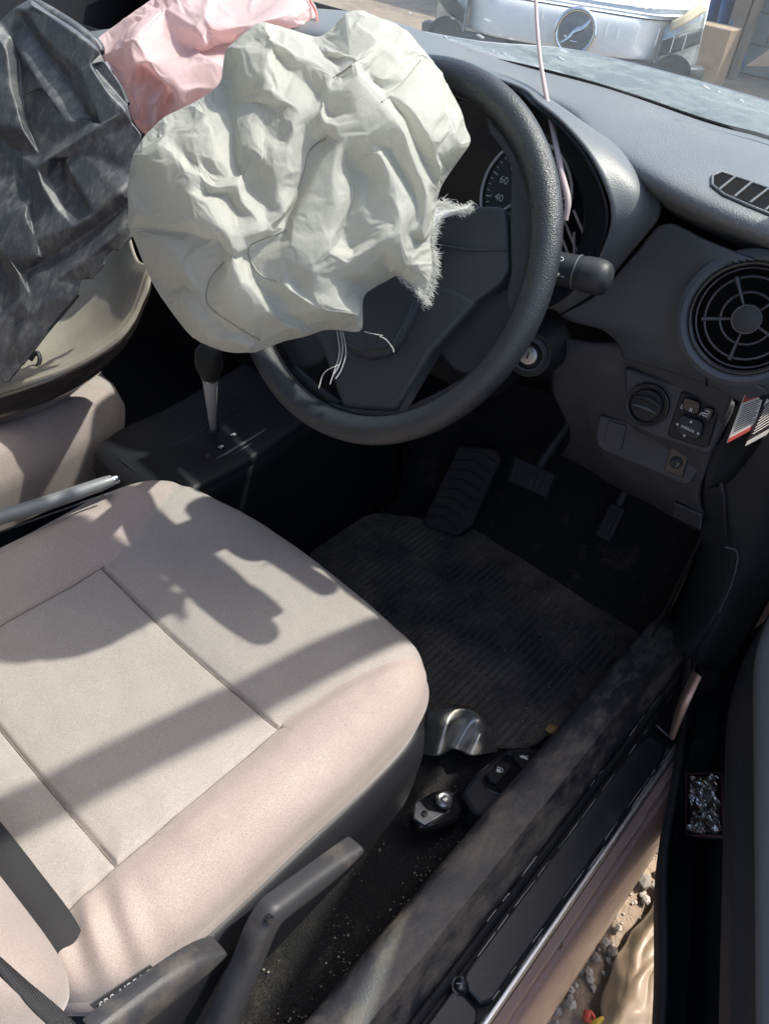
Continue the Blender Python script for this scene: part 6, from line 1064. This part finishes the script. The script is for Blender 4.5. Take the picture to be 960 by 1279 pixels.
CAGE_P = ([(-0.6451,0.5325,0.7359),(-0.6376,0.5528,0.746),(-0.6338,0.5778,0.7611),(-0.6286,0.5987,0.7728),(-0.6225,0.6205,0.7846),(-0.6165,0.6532,0.8039),(-0.5916,0.7002,0.8239),(-0.5435,0.7504,0.8347),(-0.4931,0.7751,0.8271),(-0.4543,0.7757,0.8088),(-0.4271,0.7663,0.7893),(-0.4072,0.7464,0.7663),(-0.4054,0.7186,0.7467),(-0.4004,0.6833,0.7205),(-0.4121,0.6332,0.6924),(-0.431,0.5901,0.6725),(-0.457,0.5536,0.6605),(-0.4776,0.5273,0.6526),(-0.4849,0.513,0.6465),(-0.5012,0.5035,0.6479),(-0.5272,0.5035,0.6602),(-0.548,0.5136,0.6768),(-0.5685,0.519,0.6901),(-0.5939,0.5225,0.7047),(-0.6195,0.5261,0.7193),(-0.5897,0.5171,0.728),(-0.548,0.5245,0.7512),(-0.5585,0.5599,0.7697),(-0.5787,0.5973,0.7852),(-0.509,0.5147,0.7658),(-0.5292,0.5512,0.7828),(-0.5479,0.5815,0.7948),(-0.4995,0.5083,0.7671),(-0.472,0.4859,0.7433),(-0.4808,0.4806,0.7138),(-0.4623,0.4718,0.6902),(-0.5768,0.5148,0.7269),(-0.5358,0.51,0.726),(-0.5239,0.5073,0.7112),(-0.5072,0.508,0.762),(-0.4588,0.4997,0.7521),(-0.4252,0.4955,0.7358),(-0.5071,0.519,0.7331),(-0.476,0.5186,0.7244),(-0.4584,0.5208,0.7222),(-0.4328,0.4792,0.7173),(-0.4189,0.4962,0.7398),(-0.4132,0.5128,0.7513),(-0.4083,0.5379,0.7654),(-0.4599,0.5116,0.7104),(-0.4541,0.5087,0.6876),(-0.4696,0.5158,0.6625),(-0.4119,0.4884,0.705),(-0.409,0.4974,0.7281),(-0.3974,0.5142,0.7344),(-0.3822,0.5301,0.7324),(-0.4569,0.5651,0.793),(-0.4582,0.5878,0.8041),(-0.4289,0.5713,0.7905),(-0.4209,0.5537,0.7771),(-0.5026,0.565,0.7683),(-0.4706,0.5567,0.7563),(-0.4684,0.5715,0.7649),(-0.4251,0.5686,0.7949),(-0.399,0.5838,0.7952),(-0.3814,0.6089,0.8022),(-0.3774,0.6466,0.8115),(-0.3891,0.6977,0.8144),(-0.4722,0.6171,0.7985),(-0.4446,0.6285,0.7972),(-0.4313,0.6523,0.8038),(-0.4141,0.5425,0.7666),(-0.3951,0.5596,0.769),(-0.3783,0.5677,0.7645),(-0.4563,0.5751,0.7623),(-0.4471,0.5923,0.7694),(-0.4321,0.6032,0.7696),(-0.3851,0.6395,0.8016),(-0.3787,0.6765,0.8007),(-0.3765,0.6955,0.7908),(-0.3902,0.6511,0.7928),(-0.3856,0.6906,0.7894),(-0.3819,0.698,0.7783),(-0.434,0.4762,0.706),(-0.4347,0.4718,0.6873),(-0.4838,0.4959,0.7018),(-0.4835,0.4892,0.6729),(-0.4993,0.5071,0.7599),(-0.4376,0.5028,0.73)],[(0,25,1),(25,0,24),(24,36,25),(1,26,2),(26,1,25),(26,25,36),(36,37,26),(36,23,37),(23,36,24),(39,32,29),(35,21,20),(20,86,35),(27,2,26),(26,39,29),(26,33,39),(33,26,37),(37,38,33),(38,37,23),(38,23,22),(22,34,38),(22,21,34),(85,83,45),(88,41,43),(51,52,50),(51,17,52),(17,51,18),(31,4,28),(40,41,46),(43,40,42),(43,85,45),(45,88,43),(49,45,83),(49,50,52),(50,83,84),(84,51,50),(84,18,51),(18,84,19),(3,28,4),(27,3,2),(87,40,32),(33,42,40),(34,43,42),(34,85,43),(35,85,34),(86,84,83),(86,19,84),(19,86,20),(62,71,74),(60,62,56),(62,60,61),(61,71,62),(54,47,53),(68,6,57),(68,57,63),(59,75,58),(48,55,72),(5,57,6),(57,5,56),(58,63,57),(56,59,58),(59,56,62),(59,62,74),(74,75,59),(75,74,71),(71,72,75),(71,48,72),(48,71,61),(48,61,47),(48,47,54),(54,55,48),(55,54,16),(16,15,55),(78,66,77),(66,70,65),(65,80,77),(70,7,69),(69,65,70),(65,69,64),(65,64,76),(65,76,73),(73,80,65),(79,11,10),(11,79,82),(11,82,12),(9,8,67),(67,10,9),(10,67,78),(78,79,10),(79,78,81),(81,82,79),(8,7,70),(8,70,66),(66,67,8),(66,78,67),(80,81,78),(80,82,81),(80,12,82),(80,13,12),(13,80,73),(13,73,14),(6,69,7),(69,6,68),(68,64,69),(64,68,63),(64,63,58),(64,58,75),(75,76,64),(76,75,72),(72,73,76),(73,72,55),(55,14,73),(14,55,15),(5,4,31),(31,56,5),(31,60,56),(31,28,30),(29,30,27),(60,29,32),(60,32,40),(40,61,60),(40,47,61),(47,40,46),(46,53,47),(53,46,44),(53,44,49),(53,49,52),(52,54,53),(52,16,54),(16,52,17),(27,26,29),(28,27,30),(28,3,27),(29,60,30),(30,60,31),(87,32,39),(33,38,34),(34,42,33),(35,34,21),(87,39,33),(87,33,40),(40,43,41),(88,49,44),(88,45,49),(88,44,46),(88,46,41),(50,49,83),(58,57,56),(65,77,66),(78,77,80),(85,35,86),(86,83,85)])
pb = thing('passenger_airbag', 'deflated pink airbag draped over the passenger side of the dashboard', 'airbag', (-.62, .60, .6))
V, Fc, bnd = crumple(CAGE_P, 3, 3, 1, .002, 16, VIEW); V = settle(V, Fc, bnd, 14, .09, .25)
subs(obj('front_panel', V, Fc.tolist(), 'pink_bag', pb), 1); obj('rear_panel', backsheet(V, Fc, bnd, .08), Fc.tolist(), 'pink_bag', pb)
tube('red_trim', [(-0.4103,0.6693,0.7881),(-0.402,0.6836,0.7953),(-0.3853,0.6977,0.7966),(-0.3745,0.6996,0.7909),(-0.3626,0.6946,0.7784),(-0.3746,0.7112,0.8014),(-0.3965,0.715,0.8197)], .0035, 'pink_trim', pb, 8, 4, flat=.4)
# ================================================================ wreckage on the passenger seat
CAGE_L = ([(-0.6191,0.3179,0.7453),(-0.5798,0.3433,0.764),(-0.5633,0.3594,0.7821),(-0.5483,0.3731,0.7972),(-0.5304,0.3862,0.8094),(-0.5034,0.3913,0.8007),(-0.4677,0.399,0.7912),(-0.4313,0.4054,0.7788),(-0.4226,0.4051,0.7723),(-0.416,0.4039,0.7654),(-0.3882,0.4041,0.747),(-0.3708,0.4004,0.7282),(-0.3585,0.3961,0.7117),(-0.3449,0.3967,0.7036),(-0.3445,0.3872,0.6854),(-0.3431,0.3766,0.6647),(-0.3346,0.3645,0.6365),(-0.3219,0.3555,0.6114),(-0.3237,0.3498,0.6022),(-0.3293,0.3371,0.5832),(-0.3399,0.3328,0.5826),(-0.3436,0.3208,0.5638),(-0.3546,0.3069,0.5466),(-0.3655,0.2991,0.5404),(-0.3626,0.291,0.5244),(-0.386,0.2542,0.4772),(-0.4047,0.2189,0.4307),(-0.4157,0.1989,0.4051),(-0.427,0.1936,0.4042),(-0.4937,0.1589,0.393),(-0.5727,0.1571,0.4438),(-0.6316,0.2131,0.5751),(-0.647,0.2749,0.6894),(-0.5511,0.3408,0.7738),(-0.5252,0.3401,0.7621),(-0.5108,0.329,0.732),(-0.4877,0.3217,0.703),(-0.476,0.318,0.6885),(-0.5426,0.3594,0.7699),(-0.5208,0.3538,0.7448),(-0.5078,0.3415,0.7138),(-0.4918,0.3327,0.687),(-0.5193,0.3739,0.8005),(-0.4945,0.3719,0.7823),(-0.4683,0.3742,0.769),(-0.4322,0.3811,0.7574),(-0.5082,0.3751,0.8071),(-0.4785,0.3824,0.7991),(-0.4384,0.3906,0.7875),(-0.4137,0.3961,0.778),(-0.5278,0.3759,0.7792),(-0.4948,0.3776,0.7601),(-0.4588,0.3791,0.7383),(-0.4194,0.3767,0.7072),(-0.4076,0.3795,0.7044),(-0.4298,0.3794,0.7564),(-0.402,0.3732,0.7259),(-0.3855,0.3704,0.7093),(-0.4175,0.3855,0.7634),(-0.3812,0.3851,0.7379),(-0.361,0.3891,0.7268),(-0.4235,0.3947,0.758),(-0.3883,0.3984,0.7382),(-0.5062,0.3521,0.7548),(-0.474,0.351,0.7309),(-0.4319,0.3517,0.7038),(-0.4839,0.3359,0.6931),(-0.4825,0.355,0.7269),(-0.3804,0.3671,0.7093),(-0.4019,0.3501,0.6921),(-0.4352,0.3224,0.6638),(-0.4477,0.3115,0.6528),(-0.4093,0.3681,0.7073),(-0.4324,0.3454,0.6812),(-0.4581,0.3245,0.6609),(-0.4905,0.3106,0.658),(-0.4179,0.3355,0.6645),(-0.4025,0.3474,0.676),(-0.3781,0.3679,0.6974),(-0.4399,0.3399,0.6577),(-0.4273,0.3339,0.6385),(-0.4044,0.3378,0.63),(-0.4142,0.3384,0.6688),(-0.4007,0.3327,0.6493),(-0.386,0.3323,0.6386),(-0.437,0.309,0.6354),(-0.4092,0.3071,0.6133),(-0.3803,0.3108,0.6002),(-0.361,0.3281,0.6184),(-0.3362,0.3539,0.6476),(-0.4402,0.3197,0.6373),(-0.4098,0.3186,0.6147),(-0.3858,0.3246,0.6092),(-0.4401,0.2643,0.5326),(-0.4137,0.2863,0.5525),(-0.3806,0.3164,0.5827),(-0.3571,0.3391,0.6074),(-0.3379,0.361,0.6285),(-0.4113,0.2542,0.5117),(-0.3875,0.2787,0.5378),(-0.3558,0.3097,0.5705),(-0.3273,0.3417,0.6069),(-0.475,0.2512,0.5341),(-0.4596,0.2511,0.5235),(-0.4494,0.2426,0.5022),(-0.4534,0.229,0.4822),(-0.4544,0.2545,0.5493),(-0.4335,0.2548,0.5356),(-0.423,0.2424,0.5073),(-0.4322,0.2245,0.4834),(-0.4823,0.2712,0.5997),(-0.4479,0.2836,0.598),(-0.4234,0.2808,0.5765),(-0.4141,0.2752,0.5605),(-0.4855,0.3029,0.6369),(-0.4613,0.3024,0.6197),(-0.4466,0.292,0.5916),(-0.5454,0.2946,0.6834),(-0.5228,0.266,0.6181),(-0.4913,0.2455,0.5616),(-0.4638,0.1931,0.4549),(-0.4111,0.2198,0.4573),(-0.4019,0.2446,0.493),(-0.3878,0.2632,0.5151),(-0.4294,0.2094,0.4409),(-0.427,0.2339,0.4802),(-0.4151,0.3389,0.667)],[(32,117,0),(117,32,31),(31,118,117),(2,1,33),(118,119,110),(119,118,31),(119,31,30),(120,102,119),(120,30,29),(29,28,120),(125,109,124),(2,38,3),(38,2,33),(33,34,38),(34,33,1),(1,35,34),(35,1,0),(35,0,117),(117,36,35),(75,117,118),(118,114,75),(114,118,110),(106,119,102),(102,103,106),(102,104,103),(102,105,104),(105,102,120),(120,109,105),(120,124,109),(124,120,28),(28,27,124),(42,46,4),(70,74,71),(71,90,70),(71,85,90),(94,112,113),(5,4,46),(47,5,46),(50,51,43),(63,64,51),(64,63,39),(64,39,40),(40,67,64),(67,40,66),(74,66,41),(74,41,37),(115,85,71),(116,115,111),(111,112,116),(93,94,113),(98,93,107),(98,107,108),(108,122,98),(3,42,4),(3,50,42),(50,3,38),(38,63,50),(38,39,63),(39,34,35),(35,40,39),(40,35,36),(40,41,66),(36,37,41),(37,36,117),(37,117,75),(75,74,37),(75,71,74),(71,75,114),(114,115,71),(115,114,110),(110,111,115),(111,110,119),(111,119,106),(106,112,111),(106,113,112),(106,93,113),(106,107,93),(107,106,103),(107,103,104),(104,108,107),(108,104,105),(108,105,109),(108,109,125),(125,122,108),(122,125,121),(26,121,124),(26,124,27),(48,6,47),(79,76,82),(79,80,76),(58,48,45),(58,45,55),(83,84,77),(84,83,81),(88,92,87),(44,45,48),(45,44,52),(52,55,45),(73,69,72),(82,77,69),(126,77,82),(83,76,80),(80,81,83),(81,80,91),(91,92,81),(91,87,92),(87,91,86),(99,24,23),(24,99,123),(24,123,25),(54,56,53),(8,7,49),(56,57,59),(57,56,54),(54,68,57),(101,20,19),(12,14,13),(11,10,62),(11,62,60),(60,12,11),(89,16,15),(16,89,97),(97,17,16),(17,97,101),(101,18,17),(18,101,19),(10,9,61),(61,62,10),(59,60,62),(60,59,57),(60,57,68),(68,12,60),(12,68,78),(78,14,12),(78,15,14),(89,88,96),(96,97,89),(96,101,97),(7,6,48),(48,49,7),(58,8,49),(58,9,8),(58,61,9),(58,59,61),(56,55,52),(52,53,56),(53,65,72),(72,54,53),(72,68,54),(68,72,69),(69,78,68),(78,69,77),(77,15,78),(77,89,15),(89,77,84),(84,88,89),(88,84,81),(88,81,92),(95,96,88),(96,95,100),(100,21,20),(100,22,21),(22,100,23),(5,47,6),(43,44,47),(44,43,51),(51,52,44),(52,51,64),(64,65,52),(65,67,66),(66,73,65),(73,66,74),(73,74,70),(79,70,90),(90,80,79),(90,91,80),(90,86,91),(86,90,85),(86,85,115),(86,115,116),(86,116,112),(112,87,86),(87,112,94),(94,95,87),(94,100,95),(99,100,94),(99,94,93),(99,93,98),(98,123,99),(123,98,122),(122,25,123),(25,122,121),(25,121,26),(39,38,34),(41,40,36),(43,42,50),(42,43,47),(47,46,42),(48,47,44),(49,48,58),(51,50,63),(53,52,65),(56,58,55),(58,56,59),(62,61,59),(65,64,67),(70,69,73),(70,79,82),(82,69,70),(72,65,73),(126,83,77),(126,82,76),(126,76,83),(88,87,95),(99,23,100),(100,20,101),(100,101,96),(120,119,30),(124,121,125)])
V, Fc, bnd = crumple(CAGE_L, 4, 2, 1, .0003, 14, VIEW)
ln = thing('wheel_arch_liner', 'scuffed black plastic wheel arch liner propped over the passenger seat', 'wheel arch liner', (-.5, .25, .3))
solid(obj('shell', V, Fc.tolist(), 'liner', ln), .003)
tube('rolled_lip', [(-0.5844,0.4141,0.7976),(-0.559,0.4234,0.7887),(-0.5266,0.4345,0.7766),(-0.4947,0.4433,0.7628),(-0.4865,0.4426,0.7566)], [.006, .008, .009, .009, .006], 'liner', ln, 10, 4)
tube('edge_bead', [(-0.4641,0.4348,0.7494),(-0.4503,0.433,0.7383),(-0.435,0.4325,0.7274),(-0.4202,0.4297,0.7148)], .005, 'liner', ln, 8, 4)
tube('bright_edge', [(-0.3819,0.302,0.5135),(-0.3844,0.2793,0.4947),(-0.3879,0.2548,0.475),(-0.3908,0.2132,0.4395)], .0022, 'lever_grey', ln, 8, 4)
fq_ = [(-0.3802,0.3094,0.534),(-0.3818,0.3245,0.5487),(-0.3789,0.3437,0.564),(-0.3779,0.3593,0.5774),(-0.3653,0.3835,0.5906),(-0.3609,0.3782,0.5829),(-0.3637,0.3574,0.566),(-0.3723,0.3515,0.5665),(-0.3743,0.3423,0.5596),(-0.3697,0.3354,0.5503),(-0.3731,0.3167,0.5357)]
plate('flange', fq_, (.0, .004, -.003), 'liner', ln, .001)
lathe('clip_hole', [(.0045, 0), (.0045, .0012), (0, .0014)], (-0.3755,0.3269,0.5526), (0.4519,-0.5969,0.663), 'sticker_black', ln, 12)
lathe('clip_hole', [(.004, 0), (.004, .0012), (0, .0014)], (-0.443,0.4279,0.7439), (0.4519,-0.5969,0.663), 'sticker_black', ln, 12)
bp_ = thing('bumper_panel', 'curved dark bumper panel with pale inner face lying under the liner', 'bumper panel', (-.45, .30, .32))
E0 = [(-0.5345,0.096,0.334),(-0.4664,0.1579,0.3583),(-0.4337,0.1916,0.3814),(-0.3993,0.2226,0.401),(-0.3664,0.254,0.4219),(-0.3372,0.2875,0.4472),(-0.3166,0.3137,0.472),(-0.3106,0.3345,0.4941),(-0.3101,0.3492,0.5145),(-0.3092,0.3604,0.5315),(-0.3148,0.3709,0.5448)]
E1 = [(-0.5455,0.1059,0.3504),(-0.474,0.1647,0.3697),(-0.4396,0.1969,0.3903),(-0.4041,0.227,0.4082),(-0.3707,0.2578,0.4283),(-0.3424,0.2922,0.4551),(-0.3239,0.3175,0.4803),(-0.3191,0.3381,0.5031),(-0.3194,0.352,0.5233),(-0.3209,0.3655,0.5441),(-0.3225,0.3778,0.5563)]
IN2 = [(-0.6775,0.1765,0.3531),(-0.6208,0.2383,0.37),(-0.591,0.2759,0.3836),(-0.552,0.3095,0.4024),(-0.5224,0.3469,0.4158),(-0.4989,0.3769,0.442),(-0.4874,0.4012,0.471),(-0.4816,0.4145,0.4941),(-0.4772,0.4211,0.5121),(-0.4698,0.4248,0.5256),(-0.4494,0.4269,0.5437)]
IN3 = [(-0.8018,0.2506,0.4141),(-0.7359,0.3099,0.4225),(-0.6982,0.3438,0.4273),(-0.6572,0.379,0.4461),(-0.6168,0.4135,0.4648),(-0.5907,0.435,0.4814),(-0.5739,0.4479,0.4966),(-0.5619,0.4564,0.5111),(-0.5378,0.4566,0.5251),(-0.5139,0.4565,0.5389),(-0.4813,0.4505,0.5565)]
OU2 = [(-0.5508,0.0849,0.2747),(-0.4806,0.1494,0.3),(-0.4495,0.1867,0.3275),(-0.4165,0.2212,0.3512),(-0.3851,0.2561,0.3762),(-0.3584,0.2942,0.4074),(-0.3315,0.322,0.4443),(-0.3241,0.3435,0.4737),(-0.3208,0.3569,0.4986),(-0.3166,0.3652,0.5182),(-0.3228,0.3764,0.5326)]
OU3 = [(-0.5961,0.0871,0.2171),(-0.5365,0.1624,0.2442),(-0.5157,0.2081,0.2712),(-0.4803,0.245,0.2954),(-0.4568,0.2877,0.3178),(-0.4309,0.3315,0.3547),(-0.4061,0.3621,0.3954),(-0.3906,0.381,0.4321),(-0.3795,0.3909,0.4636),(-0.3676,0.3966,0.4908),(-0.3569,0.3986,0.5154)]
patch('inner_face', [E1, [tuple(Vector(a) * .5 + Vector(b) * .5 + Vector((-.01, .0, -.02))) for a, b in zip(E1, IN2)], IN2, IN3], 'bumper_inner', bp_, 5, 5, .003, label='pale beige inner face')
patch('rim_edge', [E1, [tuple((Vector(a) + Vector(b)) / 2 + Vector((.001, -.001, .002))) for a, b in zip(E0, E1)], E0], 'bumper_inner', bp_, 5, 4, .003)
patch('outer_face', [E0, OU2, OU3], 'bumper_outer', bp_, 5, 5, .003, label='glossy dark brown painted outer face')
tube('wire_clip', [(-0.4526,0.2508,0.4024),(-0.4515,0.2617,0.4115),(-0.4438,0.2607,0.4053),(-0.4376,0.2522,0.3935),(-0.4244,0.2581,0.3898)], .003, 'black_plastic', bp_, 6, 4)
# thin pale cord hanging from the windscreen to the instruments
tag(tube('hanging_cord', [(-0.0218,0.6781,0.9007),(0.0064,0.6503,0.8715),(0.0354,0.6241,0.8433),(0.0689,0.5955,0.8173),(0.1027,0.5685,0.7925),(0.1329,0.5431,0.7717),(0.1532,0.5305,0.7541),(0.1587,0.5251,0.7379)], [.0018, .0020, .0022, .0026, .0030, .0034, .0026], 'cord', None, 8, 5), 'thin pale pink cord hanging in front of the instruments', 'cord')
